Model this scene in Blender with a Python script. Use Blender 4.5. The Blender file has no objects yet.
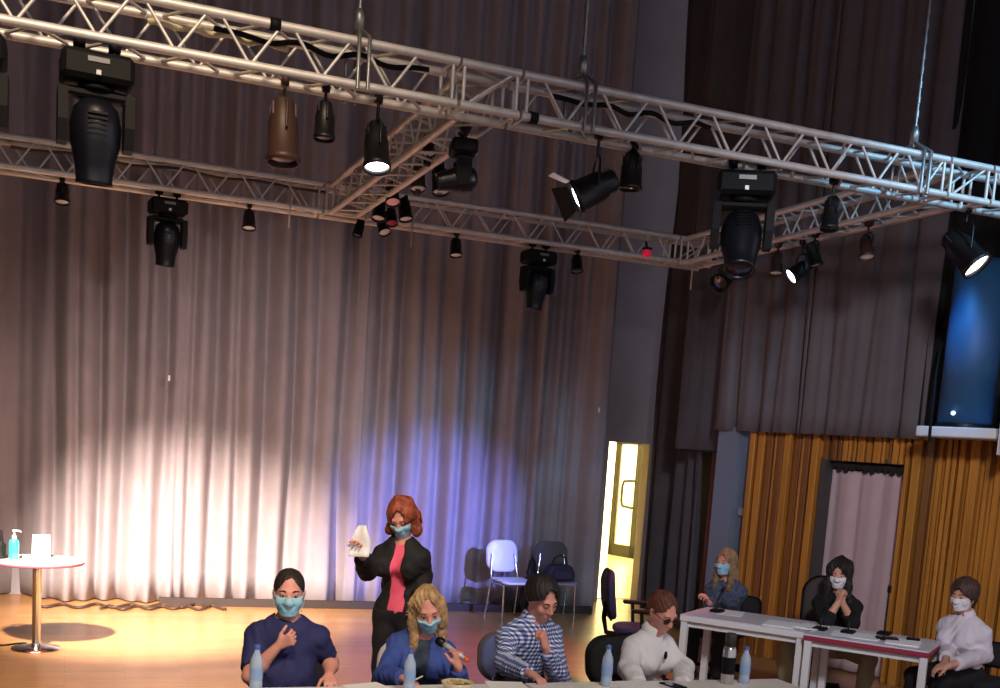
import bpy, math, random
import numpy as np
from mathutils import Vector, Matrix
random.seed(7)
rng = np.random.default_rng(7)
C = bpy.context.scene.collection
PI = math.pi
sc = bpy.context.scene

# ------------------------------------------------------------------ camera
FPX, CY, ROLL, PITCH, YAW, EYE = 1104.25, 585.465, .0684, -.1283, .3778, 2.05
_f = Vector((math.sin(YAW)*math.cos(PITCH), math.cos(YAW)*math.cos(PITCH), math.sin(PITCH)))
_r = Vector((math.cos(YAW), -math.sin(YAW), 0)); _u = _r.cross(_f)
CR = _r*math.cos(ROLL) + _u*math.sin(ROLL); CU = _u*math.cos(ROLL) - _r*math.sin(ROLL); CF = _f
CAM = Vector((0, 0, EYE))
cd = bpy.data.cameras.new('camera'); co = bpy.data.objects.new('camera', cd); C.objects.link(co)
cd.sensor_width = 36; cd.lens = 36*FPX/1000; cd.shift_y = (CY-344)/1000; cd.clip_end = 200
co.matrix_world = Matrix(((CR.x, CU.x, -CF.x, CAM.x), (CR.y, CU.y, -CF.y, CAM.y), (CR.z, CU.z, -CF.z, CAM.z), (0, 0, 0, 1)))
sc.camera = co
def ray(x, y): return CF + CR*((x-500)/FPX) - CU*((y-CY)/FPX)
def at_z(x, y, z=0.): d = ray(x, y); return CAM + d*((z-EYE)/d.z)
def at_y(x, y, Y): d = ray(x, y); return CAM + d*(Y/d.y)
def at_x(x, y, X): d = ray(x, y); return CAM + d*(X/d.x)
def at_pl(x, y, P0, n): d = ray(x, y); return CAM + d*((Vector(P0)-CAM).dot(n)/d.dot(n))
def to_px(P):
    d = Vector(P)-CAM; z = d.dot(CF); return 500+FPX*d.dot(CR)/z, CY-FPX*d.dot(CU)/z

# ------------------------------------------------------------------ materials
def lin(c):
    return tuple(((v/255)/12.92 if v/255 <= .04045 else ((v/255+.055)/1.055)**2.4) for v in c)
MATS = {}
def mat(name, rgb, rough=.6, metal=0., emit=0., noise=0., nscale=20., bump=0., bscale=60., spec=.5, trans=0., sheen=0., alpha=1., emit_rgb=None):
    if name in MATS: return MATS[name]
    m = bpy.data.materials.new(name); m.use_nodes = True
    nt = m.node_tree; b = nt.nodes['Principled BSDF']
    c = lin(rgb)+(1,)
    b.inputs['Base Color'].default_value = c
    b.inputs['Roughness'].default_value = rough; b.inputs['Metallic'].default_value = metal
    b.inputs['Specular IOR Level'].default_value = spec
    b.inputs['Transmission Weight'].default_value = trans
    b.inputs['Sheen Weight'].default_value = sheen
    b.inputs['Alpha'].default_value = alpha
    if emit: b.inputs['Emission Color'].default_value = lin(emit_rgb or rgb)+(1,); b.inputs['Emission Strength'].default_value = emit
    if noise or bump:
        tc = nt.nodes.new('ShaderNodeTexCoord')
    if noise:
        n = nt.nodes.new('ShaderNodeTexNoise'); n.inputs['Scale'].default_value = nscale; n.inputs['Detail'].default_value = 4
        nt.links.new(tc.outputs['Object'], n.inputs['Vector'])
        r = nt.nodes.new('ShaderNodeValToRGB')
        r.color_ramp.elements[0].position = .3; r.color_ramp.elements[1].position = .7
        r.color_ramp.elements[0].color = tuple(v*(1-noise) for v in c[:3])+(1,)
        r.color_ramp.elements[1].color = tuple(min(1, v*(1+noise)) for v in c[:3])+(1,)
        nt.links.new(n.outputs['Fac'], r.inputs['Fac']); nt.links.new(r.outputs['Color'], b.inputs['Base Color'])
    if bump:
        n2 = nt.nodes.new('ShaderNodeTexNoise'); n2.inputs['Scale'].default_value = bscale; n2.inputs['Detail'].default_value = 3
        nt.links.new(tc.outputs['Object'], n2.inputs['Vector'])
        bp = nt.nodes.new('ShaderNodeBump'); bp.inputs['Strength'].default_value = bump; bp.inputs['Distance'].default_value = .01
        nt.links.new(n2.outputs['Fac'], bp.inputs['Height']); nt.links.new(bp.outputs['Normal'], b.inputs['Normal'])
    MATS[name] = m
    return m

def mat_floor():
    m = bpy.data.materials.new('parquet'); m.use_nodes = True; nt = m.node_tree; b = nt.nodes['Principled BSDF']
    tc = nt.nodes.new('ShaderNodeTexCoord'); mp = nt.nodes.new('ShaderNodeMapping')
    mp.inputs['Rotation'].default_value = (0, 0, 0)
    br = nt.nodes.new('ShaderNodeTexBrick')
    br.inputs['Scale'].default_value = 1.; br.inputs['Brick Width'].default_value = .9; br.inputs['Row Height'].default_value = .09
    br.inputs['Mortar Size'].default_value = .0018; br.inputs['Bias'].default_value = 0.
    br.inputs['Color1'].default_value = lin((196, 147, 96))+(1,); br.inputs['Color2'].default_value = lin((182, 133, 84))+(1,)
    br.inputs['Mortar'].default_value = lin((132, 88, 50))+(1,)
    nz = nt.nodes.new('ShaderNodeTexNoise'); nz.inputs['Scale'].default_value = 3.
    mx = nt.nodes.new('ShaderNodeMixRGB'); mx.blend_type = 'MULTIPLY'; mx.inputs['Fac'].default_value = .35
    nt.links.new(tc.outputs['Object'], mp.inputs['Vector']); nt.links.new(mp.outputs['Vector'], br.inputs['Vector'])
    nt.links.new(tc.outputs['Object'], nz.inputs['Vector'])
    nt.links.new(br.outputs['Color'], mx.inputs['Color1']); nt.links.new(nz.outputs['Fac'], mx.inputs['Color2'])
    nt.links.new(mx.outputs['Color'], b.inputs['Base Color'])
    b.inputs['Roughness'].default_value = .3; b.inputs['Specular IOR Level'].default_value = .55
    return m
def mat_plaid():
    m = bpy.data.materials.new('plaid_cotton'); m.use_nodes = True; nt = m.node_tree; b = nt.nodes['Principled BSDF']
    tc = nt.nodes.new('ShaderNodeTexCoord'); sp = nt.nodes.new('ShaderNodeSeparateXYZ')
    nt.links.new(tc.outputs['Object'], sp.inputs['Vector'])
    def stripe(sock, freq, thr):
        a = nt.nodes.new('ShaderNodeMath'); a.operation = 'MULTIPLY'; a.inputs[1].default_value = freq; nt.links.new(sock, a.inputs[0])
        f = nt.nodes.new('ShaderNodeMath'); f.operation = 'FRACT'; nt.links.new(a.outputs[0], f.inputs[0])
        g = nt.nodes.new('ShaderNodeMath'); g.operation = 'LESS_THAN'; g.inputs[1].default_value = thr; nt.links.new(f.outputs[0], g.inputs[0])
        return g.outputs[0]
    sx = nt.nodes.new('ShaderNodeMath'); sx.operation = 'ADD'
    nt.links.new(sp.outputs['X'], sx.inputs[0]); nt.links.new(sp.outputs['Y'], sx.inputs[1])
    s1 = stripe(sx.outputs[0], 40, .45); s2 = stripe(sp.outputs['Z'], 40, .45)
    ad = nt.nodes.new('ShaderNodeMath'); ad.operation = 'ADD'; nt.links.new(s1, ad.inputs[0]); nt.links.new(s2, ad.inputs[1])
    hf = nt.nodes.new('ShaderNodeMath'); hf.operation = 'MULTIPLY'; hf.inputs[1].default_value = .5; nt.links.new(ad.outputs[0], hf.inputs[0])
    r = nt.nodes.new('ShaderNodeValToRGB')
    r.color_ramp.elements[0].color = lin((44, 58, 112))+(1,); r.color_ramp.elements[1].color = lin((232, 236, 248))+(1,)
    e = r.color_ramp.elements.new(.5); e.color = lin((122, 140, 192))+(1,)
    nt.links.new(hf.outputs[0], r.inputs['Fac']); nt.links.new(r.outputs['Color'], b.inputs['Base Color'])
    b.inputs['Roughness'].default_value = .8
    return m
def mat_wood(name, rgb, rough=.5):
    m = bpy.data.materials.new(name); m.use_nodes = True; nt = m.node_tree; b = nt.nodes['Principled BSDF']
    tc = nt.nodes.new('ShaderNodeTexCoord'); mp = nt.nodes.new('ShaderNodeMapping'); mp.inputs['Scale'].default_value = (14, 14, .8)
    n = nt.nodes.new('ShaderNodeTexNoise'); n.inputs['Scale'].default_value = 1.4; n.inputs['Detail'].default_value = 5
    r = nt.nodes.new('ShaderNodeValToRGB'); c = lin(rgb)
    r.color_ramp.elements[0].position = .25; r.color_ramp.elements[1].position = .75
    r.color_ramp.elements[0].color = tuple(v*.72 for v in c)+(1,); r.color_ramp.elements[1].color = tuple(v*1.25 for v in c)+(1,)
    nt.links.new(tc.outputs['Object'], mp.inputs['Vector']); nt.links.new(mp.outputs['Vector'], n.inputs['Vector'])
    nt.links.new(n.outputs['Fac'], r.inputs['Fac']); nt.links.new(r.outputs['Color'], b.inputs['Base Color'])
    b.inputs['Roughness'].default_value = rough
    return m
ALU = mat('brushed_aluminium', (206, 201, 197), .5, .4, noise=.12, nscale=9)
STEEL = mat('zinc_steel', (150, 150, 150), .45, .8)
CHROME = mat('chrome', (215, 215, 218), .18, 1.)
BLK = mat('black_plastic', (11, 11, 13), .65, spec=.2, noise=.2, nscale=15)
BLKM = mat('black_metal', (15, 14, 16), .42, spec=.35)
BROWNM = mat('brown_metal', (62, 42, 34), .5, .2)
LENS = mat('frosted_lens', (190, 178, 172), .25, emit=.12)
LENSB = mat('dark_glass_lens', (30, 34, 52), .08, spec=.8)
LENSLIT = mat('lit_lens', (255, 248, 252), .3, emit=9.)
LENSPINK = mat('pink_lens', (214, 150, 150), .3, emit=.22)
REDGEL = mat('red_gel', (150, 30, 48), .4, emit=.05)
SLVLIT = mat('polished_reflector', (235, 230, 222), .15, .9)
WHITE = mat('white_laminate', (232, 230, 228), .35, noise=.03, nscale=6)
WPAINT = mat('white_painted_metal', (220, 220, 220), .4)
PAPER = mat('paper', (240, 240, 240), .8, noise=.02, nscale=30)
REDEDGE = mat('dark_red_edge', (150, 40, 62), .5)
SKIN = mat('skin', (208, 152, 128), .5, spec=.35, noise=.06, nscale=18)
SKINR = mat('rosy_skin', (214, 150, 134), .5, spec=.35, noise=.06, nscale=18)
MASKB = mat('blue_mask_fabric', (150, 202, 222), .85, bump=.2, bscale=200)
MASKW = mat('white_mask_fabric', (226, 222, 224), .85, bump=.2, bscale=200)
EYEW = mat('eye_white', (150, 140, 136), .3)
IRIS = mat('dark_iris', (40, 28, 22), .2)

# ------------------------------------------------------------------ mesh building
class MB:
    def __init__(s): s.v, s.f, s.m, s.sm = [], [], [], []
    def add(s, vs, fs, mi=0, smooth=False):
        o = len(s.v); s.v += [tuple(v) for v in vs]
        for f in fs: s.f.append(tuple(i+o for i in f)); s.m.append(mi); s.sm.append(smooth)
        return s
    def box(s, c, h, R=None, mi=0, bev=0.):
        c = Vector(c); hx, hy, hz = h
        if bev > 0:
            b = min(bev, hx*.9, hy*.9, hz*.9); pts = []
            # chamfered box: 24 vertices
            idx = {}
            for sx in (-1, 1):
                for sy in (-1, 1):
                    for sz in (-1, 1):
                        idx[(sx, sy, sz, 0)] = len(pts); pts.append(Vector((sx*hx, sy*(hy-b), sz*(hz-b))))
                        idx[(sx, sy, sz, 1)] = len(pts); pts.append(Vector((sx*(hx-b), sy*hy, sz*(hz-b))))
                        idx[(sx, sy, sz, 2)] = len(pts); pts.append(Vector((sx*(hx-b), sy*(hy-b), sz*hz)))
            fs = []
            for a in range(3):
                o = [i for i in range(3) if i != a]
                for sg in (-1, 1):
                    q = []
                    for p in ((-1, -1), (1, -1), (1, 1), (-1, 1)):
                        k = [0, 0, 0]; k[a] = sg; k[o[0]] = p[0]; k[o[1]] = p[1]; q.append(idx[(*k, a)])
                    fs.append(q)
                for s1 in (-1, 1):
                    for s2 in (-1, 1):
                        k0 = [0, 0, 0]; k0[a] = -1; k0[o[0]] = s1; k0[o[1]] = s2
                        k1 = list(k0); k1[a] = 1
                        fs.append([idx[(*k0, o[0])], idx[(*k1, o[0])], idx[(*k1, o[1])], idx[(*k0, o[1])]])
            for sx in (-1, 1):
                for sy in (-1, 1):
                    for sz in (-1, 1): fs.append([idx[(sx, sy, sz, 0)], idx[(sx, sy, sz, 1)], idx[(sx, sy, sz, 2)]])
            # orient outward
            out = []
            for f in fs:
                n = (pts[f[1]]-pts[f[0]]).cross(pts[f[2]]-pts[f[0]]); ce = sum((pts[i] for i in f), Vector())/len(f)
                out.append(f if n.dot(ce) > 0 else f[::-1])
            fs = out
        else:
            pts = [Vector((sx*hx, sy*hy, sz*hz)) for sx in (-1, 1) for sy in (-1, 1) for sz in (-1, 1)]
            fs = [(0, 1, 3, 2), (4, 6, 7, 5), (0, 4, 5, 1), (2, 3, 7, 6), (0, 2, 6, 4), (1, 5, 7, 3)]
        if R is not None: pts = [R @ p for p in pts]
        return s.add([p+c for p in pts], fs, mi)
    def tube(s, pts, r, n=8, mi=0, caps=True):
        pts = [Vector(p) for p in pts]; rs = r if isinstance(r, (list, tuple)) else [r]*len(pts)
        vs, fs = [], []; up = None
        for i, p in enumerate(pts):
            t = (pts[min(i+1, len(pts)-1)]-pts[max(i-1, 0)]).normalized()
            if up is None: up = Vector((0, 0, 1)) if abs(t.z) < .9 else Vector((1, 0, 0))
            a = t.cross(up).normalized(); up = a.cross(t).normalized()
            for k in range(n):
                an = 2*PI*k/n; vs.append(p+a*(rs[i]*math.cos(an))+up*(rs[i]*math.sin(an)))
        for i in range(len(pts)-1):
            for k in range(n):
                k2 = (k+1) % n; fs.append((i*n+k, i*n+k2, (i+1)*n+k2, (i+1)*n+k))
        s.add(vs, fs, mi, True)
        if caps:
            s.add(vs[:n], [tuple(range(n))[::-1]], mi); s.add(vs[-n:], [tuple(range(n))], mi)
        return s
    def lathe(s, prof, M=None, n=24, mi=0, smooth=True, mis=None):
        """prof: (r,z) list, spun about z; M a 4x4"""
        M = M or Matrix(); vs, fs = [], []
        for r, z in prof:
            for k in range(n):
                a = 2*PI*k/n; vs.append(M @ Vector((r*math.cos(a), r*math.sin(a), z)))
        o = len(s.v); s.v += [tuple(v) for v in vs]
        for i in range(len(prof)-1):
            for k in range(n):
                k2 = (k+1) % n
                s.f.append((o+i*n+k, o+i*n+k2, o+(i+1)*n+k2, o+(i+1)*n+k)); s.m.append(mis[i] if mis else mi); s.sm.append(smooth)
        return s
    def sphere(s, c, r, M=None, n=12, mi=0):
        c = Vector(c); rr = r if isinstance(r, (tuple, list)) else (r, r, r); M = M or Matrix.Identity(3)
        vs, fs = [], []
        for i in range(n+1):
            t = PI*i/n
            for k in range(2*n):
                a = PI*k/n
                vs.append(c+M @ Vector((rr[0]*math.sin(t)*math.cos(a), rr[1]*math.sin(t)*math.sin(a), -rr[2]*math.cos(t))))
        for i in range(n):
            for k in range(2*n):
                k2 = (k+1) % (2*n); fs.append((i*2*n+k, i*2*n+k2, (i+1)*2*n+k2, (i+1)*2*n+k))
        return s.add(vs, fs, mi, True)
    def prism(s, poly, z0, z1, M=None, mi=0):
        M = M or Matrix(); n = len(poly)
        vs = [M @ Vector((x, y, z0)) for x, y in poly]+[M @ Vector((x, y, z1)) for x, y in poly]
        fs = [tuple(range(n))[::-1], tuple(range(n, 2*n))]+[(i, (i+1) % n, n+(i+1) % n, n+i) for i in range(n)]
        return s.add(vs, fs, mi)
    def build(s, name, mats, parent=None, mw=None):
        me = bpy.data.meshes.new(name); me.from_pydata(s.v, [], s.f)
        for m in (mats if isinstance(mats, (list, tuple)) else [mats]): me.materials.append(m)
        me.polygons.foreach_set('material_index', s.m); me.polygons.foreach_set('use_smooth', s.sm)
        me.validate(); me.update()
        o = bpy.data.objects.new(name, me); C.objects.link(o)
        if parent is not None: o.parent = parent
        if mw is not None: o.matrix_local = mw
        return o
def tag(o, label=None, cat=None, group=None, kind=None):
    if label: o['label'] = label
    if cat: o['category'] = cat
    if group: o['group'] = group
    if kind: o['kind'] = kind
    return o
def thing(name, label, cat, loc=(0, 0, 0), rz=0., group=None, scale=1.):
    o = bpy.data.objects.new(name, None); C.objects.link(o); o.location = loc; o.rotation_euler = (0, 0, rz)
    o.empty_display_size = .1
    o.scale = (scale,)*3
    return tag(o, label, cat, group)
def struct(name, mb, m, label=None):
    o = mb.build(name, m); o['kind'] = 'structure'
    if label: o['label'] = label
    return o
def copy_tree(o, parent=None):
    c = o.copy(); C.objects.link(c)
    if parent is not None: c.parent = parent
    for ch in [x for x in bpy.data.objects if x.parent == o]: copy_tree(ch, c)
    return c
def frame(z, x=None):
    """3x3 whose z axis is z"""
    z = Vector(z).normalized(); x = Vector(x) if x is not None else (Vector((1, 0, 0)) if abs(z.x) < .9 else Vector((0, 1, 0)))
    y = z.cross(x).normalized(); x = y.cross(z).normalized()
    return Matrix((x, y, z)).transposed()
def M4(R, t): return Matrix.Translation(Vector(t)) @ R.to_4x4()
# ------------------------------------------------------------------ setting
WALLG = mat('grey_wall_paint', (150, 145, 152), .85, noise=.06, nscale=3)
DARKW = mat('dark_grey_wall', (52, 50, 54), .9, noise=.08, nscale=3)
CURT = mat('mauve_grey_velvet', (146, 137, 143), .9, sheen=.15, noise=.07, nscale=4, bump=.25, bscale=90)
CURTD = mat('charcoal_velvet', (78, 77, 84), .95, sheen=.1, noise=.1, nscale=4, bump=.25, bscale=90)
CURTB = mat('taupe_drape', (100, 93, 98), .95, noise=.1, nscale=3, bump=.2, bscale=90)
CREAM = mat('pinkish_cream_cloth', (196, 170, 174), .9, noise=.05, nscale=5)
YELW = mat('cream_yellow_wall', (244, 232, 184), .8)
WOOD = mat_wood('golden_oak', (184, 122, 46), .45)
WOODD = mat_wood('dark_oak', (104, 60, 30), .5)
GLASS = mat('door_glass', (250, 250, 240), .1, spec=.4, alpha=.3)
fl = MB(); fl.box((4, 6, -.05), (12, 17, .05)); struct('floor', fl, mat_floor())
ce = MB(); ce.box((4, 6, 9.05), (12, 17, .05)); struct('ceiling', ce, DARKW)
# back wall with a doorway
YB = 13.4
DX0, DX1, DZ = at_y(597, 600, YB).x, at_y(650, 445, YB).x, at_y(628, 443, YB).z
wb = MB()
wb.box((( -8+DX0)/2, YB+.1, 4.5), ((DX0+8)/2, .1, 4.5)); wb.box(((DX1+16)/2, YB+.1, 4.5), ((16-DX1)/2, .1, 4.5))
wb.box(((DX0+DX1)/2, YB+.1, (DZ+9)/2), ((DX1-DX0)/2, .1, (9-DZ)/2)); struct('wall_back', wb, WALLG)
wl = MB(); wl.box((-5.4, 6, 4.5), (.1, 7.2, 4.5)); struct('wall_left', wl, DARKW)
# lobby behind the doorway
lb = MB(); lb.box((9.6, 24.3, 2), (5.5, .1, 2)); lb.box((5.6, 19, 2), (.1, 5.35, 2)); lb.box((15, 19, 2), (.1, 5.35, 2)); struct('wall_lobby', lb, YELW)
lc = MB(); lc.box((10.3, 19, 3.3), (4.9, 5.35, .05)); struct('ceiling_lobby', lc, YELW)
lf = MB(); lf.box((10.3, 19, -.02), (4.9, 5.4, .03)); struct('floor_lobby', lf, mat('pale_lobby_tiles', (226, 206, 150), .2, noise=.06, nscale=2))
# ---- curtains: a grid whose depth follows a list of grooves
def curtain_mesh(P0, P1, z0, z1, grooves, n_dir, du=.022, nz=26, ripple=.012, seed=0, flare=0., gain=1.):
    r = random.Random(seed); P0, P1 = Vector(P0), Vector(P1); L = (P1-P0).length; dr = (P1-P0)/L; nv = Vector(n_dir).normalized()
    N = int(L/du); mb = MB(); vs, fs = [], []
    gs = [(u, wd, dp*gain, r.uniform(0, 6), r.uniform(.5, 1.3)) for u, wd, dp in grooves]
    ph = [r.uniform(0, 6) for _ in range(4)]
    for j in range(nz+1):
        t = j/nz; z = z0+(z1-z0)*t
        for i in range(N+1):
            u = L*i/N; o = 0.
            for gu, wd, dp, p, q in gs:
                x = (u-gu-.018*math.sin(z*q*1.2+p)*(1.2-.6*t))/wd
                x *= .72
                if abs(x) < 3: o -= dp*math.exp(-x*x)*(1+.25*math.sin(z*q+p))
            o += ripple*(math.sin(u*31+ph[0]+.5*math.sin(z*.9))+.7*math.sin(u*53+ph[1]+.4*math.sin(z*1.3+2))+.5*math.sin(u*17+ph[2]+z*.25))
            o += flare*(1-t)**2*.1*math.sin(u*6+ph[3])
            p = P0+dr*u+nv*o; vs.append((p.x, p.y, z))
    for j in range(nz):
        for i in range(N):
            a = j*(N+1)+i; fs.append((a, a+1, a+N+2, a+N+1))
    mb.add(vs, fs, 0, True); return mb
def solid(o, t=.012):
    m = o.modifiers.new('thickness', 'SOLIDIFY'); m.thickness = t; m.offset = 0; return o
# glazed lobby door
d0, d1 = at_y(608.5, 555, 19.5), at_y(634, 562, 18.75); d0.z = d1.z = 0.
W = (d1-d0).length; zt = 2.3; dm = mat('grey_door_frame', (48, 47, 42), .6)
dr = bpy.data.objects.new('door_1', None); C.objects.link(dr); dr['kind'] = 'structure'; dr['label'] = 'grey framed glazed door standing ajar in the bright lobby'
dr.location = d0; dr.rotation_euler = (0, 0, math.atan2((d1-d0).y, (d1-d0).x))
mb = MB(); w = .14
mb.box((w/2, 0, zt/2), (w/2, .03, zt/2)); mb.box((W-w/2, 0, zt/2), (w/2, .03, zt/2)); mb.box((W/2, 0, .12), (W/2, .03, .12)); mb.box((W/2, 0, zt-.06), (W/2, .03, .06)); mb.build('door_frame', dm, dr)
MB().box((W/2, 0, zt/2), (W/2-w, .008, zt/2-.1)).build('glass_pane', GLASS, dr)
MB().tube([(W-w*.8, -.03, .98), (W-w*.8, -.1, .98), (W-w*2.6, -.1, 1.0), (W-w*2.9, -.1, 1.1), (W-w*2.9, -.1, 1.38), (W-w*2.6, -.1, 1.48), (W-w*.8, -.1, 1.5), (W-w*.8, -.03, 1.5)], .026).build('door_handle', dm, dr)
oc0, oc1 = at_y(640, 560, 13.6), at_y(662, 560, 13.6)
oc = curtain_mesh((oc0.x, 13.75, 0), (oc1.x, 13.75, 0), .02, 3.2, [(u_*.09+.03, .03, .04) for u_ in range(9)], (0, -1, 0), seed=12, ripple=.004).build('lobby_curtain', mat('orange_curtain', (232, 168, 60), .85))
tag(solid(oc), 'orange yellow curtain at the right inner edge of the lit doorway', 'curtain')

def rgrooves(L, lo, hi, w, d, seed):
    r = random.Random(seed); u = r.uniform(0, lo); out = []
    while u < L: out.append((u, r.uniform(*w), r.uniform(*d))); u += r.uniform(lo, hi)
    return out
YC = 12.72
CB0, CB1 = Vector((-2.4, 12.9, 0)), Vector((at_y(352, 606, 12.78).x, 12.74, 0))
CR0, CR1 = Vector((CB1.x-.12, 12.83, 0)), Vector((at_y(590, 612, 12.45).x, 12.42, 0))
def gro(P0, P1, px, y=500):
    dr = (P1-P0).normalized(); n = Vector((dr.y, -dr.x, 0)); out = []
    for x, wd, dp in px:
        p = at_pl(x, y, P0, n); out.append(((p-P0).dot(dr), wd, dp))
    return out
left_px = [(-12, .09, .16), (9, .09, .2), (29, .11, .22), (52, .07, .14), (75, .04, .05), (97, .05, .11), (122, .07, .17), (142, .04, .07), (163, .06, .14), (178, .03, .05), (190, .05, .1),
           (214, .07, .16), (236, .05, .12), (262, .08, .15), (291, .05, .12), (312, .05, .06), (341, .06, .14)]
right_px = [(372, .05, .09), (395, .06, .12), (418, .05, .07), (436, .06, .11), (458, .04, .07), (488, .06, .14), (502, .05, .08), (520, .06, .14), (527, .04, .1), (545, .07, .16), (558, .05, .1), (568, .06, .15), (581, .05, .14)]
n1 = Vector(((CB1-CB0).y, -(CB1-CB0).x, 0)); n2 = Vector(((CR1-CR0).y, -(CR1-CR0).x, 0))
c1 = curtain_mesh(CB0, CB1, .015, 8.6, gro(CB0, CB1, left_px), n1, seed=3, flare=.6, gain=1.75, ripple=.008).build('stage_curtain', CURT)
tag(solid(c1), 'wide mauve grey stage curtain behind the round table, brightly lit at its foot', 'curtain')
c2 = curtain_mesh(CR0, CR1, .015, 8.6, gro(CR0, CR1, right_px), n2, seed=5, flare=.5, gain=1.6, ripple=.008).build('stage_curtain', CURT)
tag(solid(c2), 'mauve grey stage curtain behind the standing person, tinted blue at its foot', 'curtain')
# dark curtain right of the doorway
S0 = at_y(632, 609, 12.75); S0.z = 0; S1 = at_y(691, 540, 11.0); S1.z = 0
ns = Vector((-(S0-S1).y, (S0-S1).x, 0)); ns = ns if ns.x < 0 else -ns
cs = curtain_mesh(S0, S1, .015, 8.6, rgrooves((S1-S0).length, .16, .34, (.06, .1), (.12, .2), 4), ns, seed=8).build('side_curtain', CURTD)
tag(solid(cs), 'dark charcoal pleated curtain hanging right of the lit doorway', 'curtain')
ws = MB(); dv = (S1-S0).normalized(); nn = Vector((-ns.normalized().x, -ns.normalized().y, 0))
mid = (S0+S1)/2+nn*.42; ang = math.atan2(dv.y, dv.x)
ws.box((mid.x, mid.y, 4.5), ((S1-S0).length/2+.0, .06, 4.5), Matrix.Rotation(ang, 3, 'Z')); struct('wall_side', ws, WALLG)
# oblique right wall with oak slats
Q0 = Vector((6.72, 10.02, 0)); QD = Vector((.376, -.926, 0)).normalized(); QN = Vector((-QD.y, QD.x, 0)); QN = QN if QN.x < 0 else -QN   # towards the hall
QR = Matrix.Rotation(math.atan2(QD.y, QD.x), 3, 'Z')
def qu(px, py, off=0.): p = at_pl(px, py, Q0+QN*off, QN); return (p-Q0).dot(QD), p.z
def qp(u, off, z): p = Q0+QD*u+QN*off; return Vector((p.x, p.y, z))
ZW = qu(800, 432)[1]
uA, uB, uC, uD = qu(746, 500)[0], qu(817, 520)[0], qu(899, 520)[0], 4.6
ztopO = qu(858, 462)[1]
wr = MB()
def wbox(mb, u0, u1, z0, z1, o0, o1, mi=0, bev=0.):
    mb.box(qp((u0+u1)/2, (o0+o1)/2, (z0+z1)/2), ((u1-u0)/2, abs(o1-o0)/2, (z1-z0)/2), QR, mi, bev)
wbox(wr, uA, uB, 0, ZW, -.12, -.03, 0); wbox(wr, uC, uD, 0, ZW, -.12, -.03, 0); wbox(wr, uB, uC, ztopO, ZW, -.12, -.03, 0)
wbox(wr, uA-.1, uD, ZW, 9, -.14, -.06, 1)
wbox(wr, uA-.35, uA-.02, 0, ZW, -.4, -.3, 1)
r = random.Random(11)
def slats(u0, u1, z0, z1, k=1.):
    u = u0+.01
    while u < u1-.02:
        wd = k*r.choice((.028, .036, .05, .062, .075)); wd = min(wd, u1-u)
        pr = .012+r.random()*.045
        wbox(wr, u, u+wd, z0, z1, -.03, pr, r.choice((0, 0, 2)), .006); u += wd+k*r.choice((.012, .02, .03, .04))
slats(uA, uB, 0, ZW); slats(uC, uD, 0, ZW, 1.35); slats(uB, uC, ztopO, ZW)
struct('wall_right', wr, [WOOD, DARKW, mat_wood('walnut_oak', (128, 78, 34), .5)])
# jambs of the curtained opening and dark room behind it
jm = MB(); wbox(jm, uB-.01, uB+.05, 0, ztopO+.03, -.3, .02); wbox(jm, uB, uC, ztopO, ztopO+.04, -.3, .0)
struct('trim_2', jm, mat('dark_door_jamb', (70, 66, 66), .6))
nk = MB(); wbox(nk, uB-.3, uC+.3, 0, ztopO+.3, -.9, -.85); struct('wall_niche', nk, DARKW)
def on_q(o): return o
P0 = qp(uB+.05, -.1, 0); P1 = qp(uC-.05, -.1, 0)
th = thing('doorway_curtain', 'pale pinkish curtain closing the opening in the oak slat wall', 'curtain', qp((uB+uC)/2, -.1, 0))
mb = curtain_mesh(P0-th.location, P1-th.location, .02, ztopO-.09, rgrooves((P1-P0).length, .12, .26, (.03, .06), (.02, .05), 9), QN, ripple=.006, seed=2)
solid(mb.build('cloth', CREAM, th), .006)
mb = MB(); mb.tube([P0-th.location+Vector((0, 0, ztopO-.035)), P1-th.location+Vector((0, 0, ztopO-.035))], .02); mb.build('rail', BLKM, th)
mb = MB(); nsc = 11
for i in range(nsc):
    p = P0.lerp(P1, (i+.5)/nsc)-th.location; w2 = (P1-P0).length/nsc/2; dpt = .05+.045*abs(math.sin(i*2.3))
    M = M4(Matrix((QD, Vector((0, 0, 1)), QN)).transposed(), p+QN*.03+Vector((0, 0, ztopO-.02)))
    mb.prism([(-w2, 0), (-w2, -dpt*.5), (-w2*.5, -dpt*.92), (0, -dpt), (w2*.5, -dpt*.92), (w2, -dpt*.5), (w2, 0)], -.008, .008, M)
mb.build('scalloped_valance', mat('black_trim', (26, 20, 22), .8), th)
# blue grey pillar and dark slot left of the oak wall
pu0, pu1 = qu(718, 500)[0], qu(738, 500)[0]
pl = MB(); wbox(pl, pu0, pu1, 0, ZW+.02, -.2, .1, 0); struct('pillar', pl, mat('blue_grey_paint', (112, 122, 142), .7))
sl = MB(); u = qu(738, 505); wbox(sl, pu1, uA, qu(742, 512)[1]-.04, qu(742, 512)[1]+.04, -.12, -.02); struct('trim_3', sl, mat('pale_grey_paint', (150, 144, 152), .7))
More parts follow.
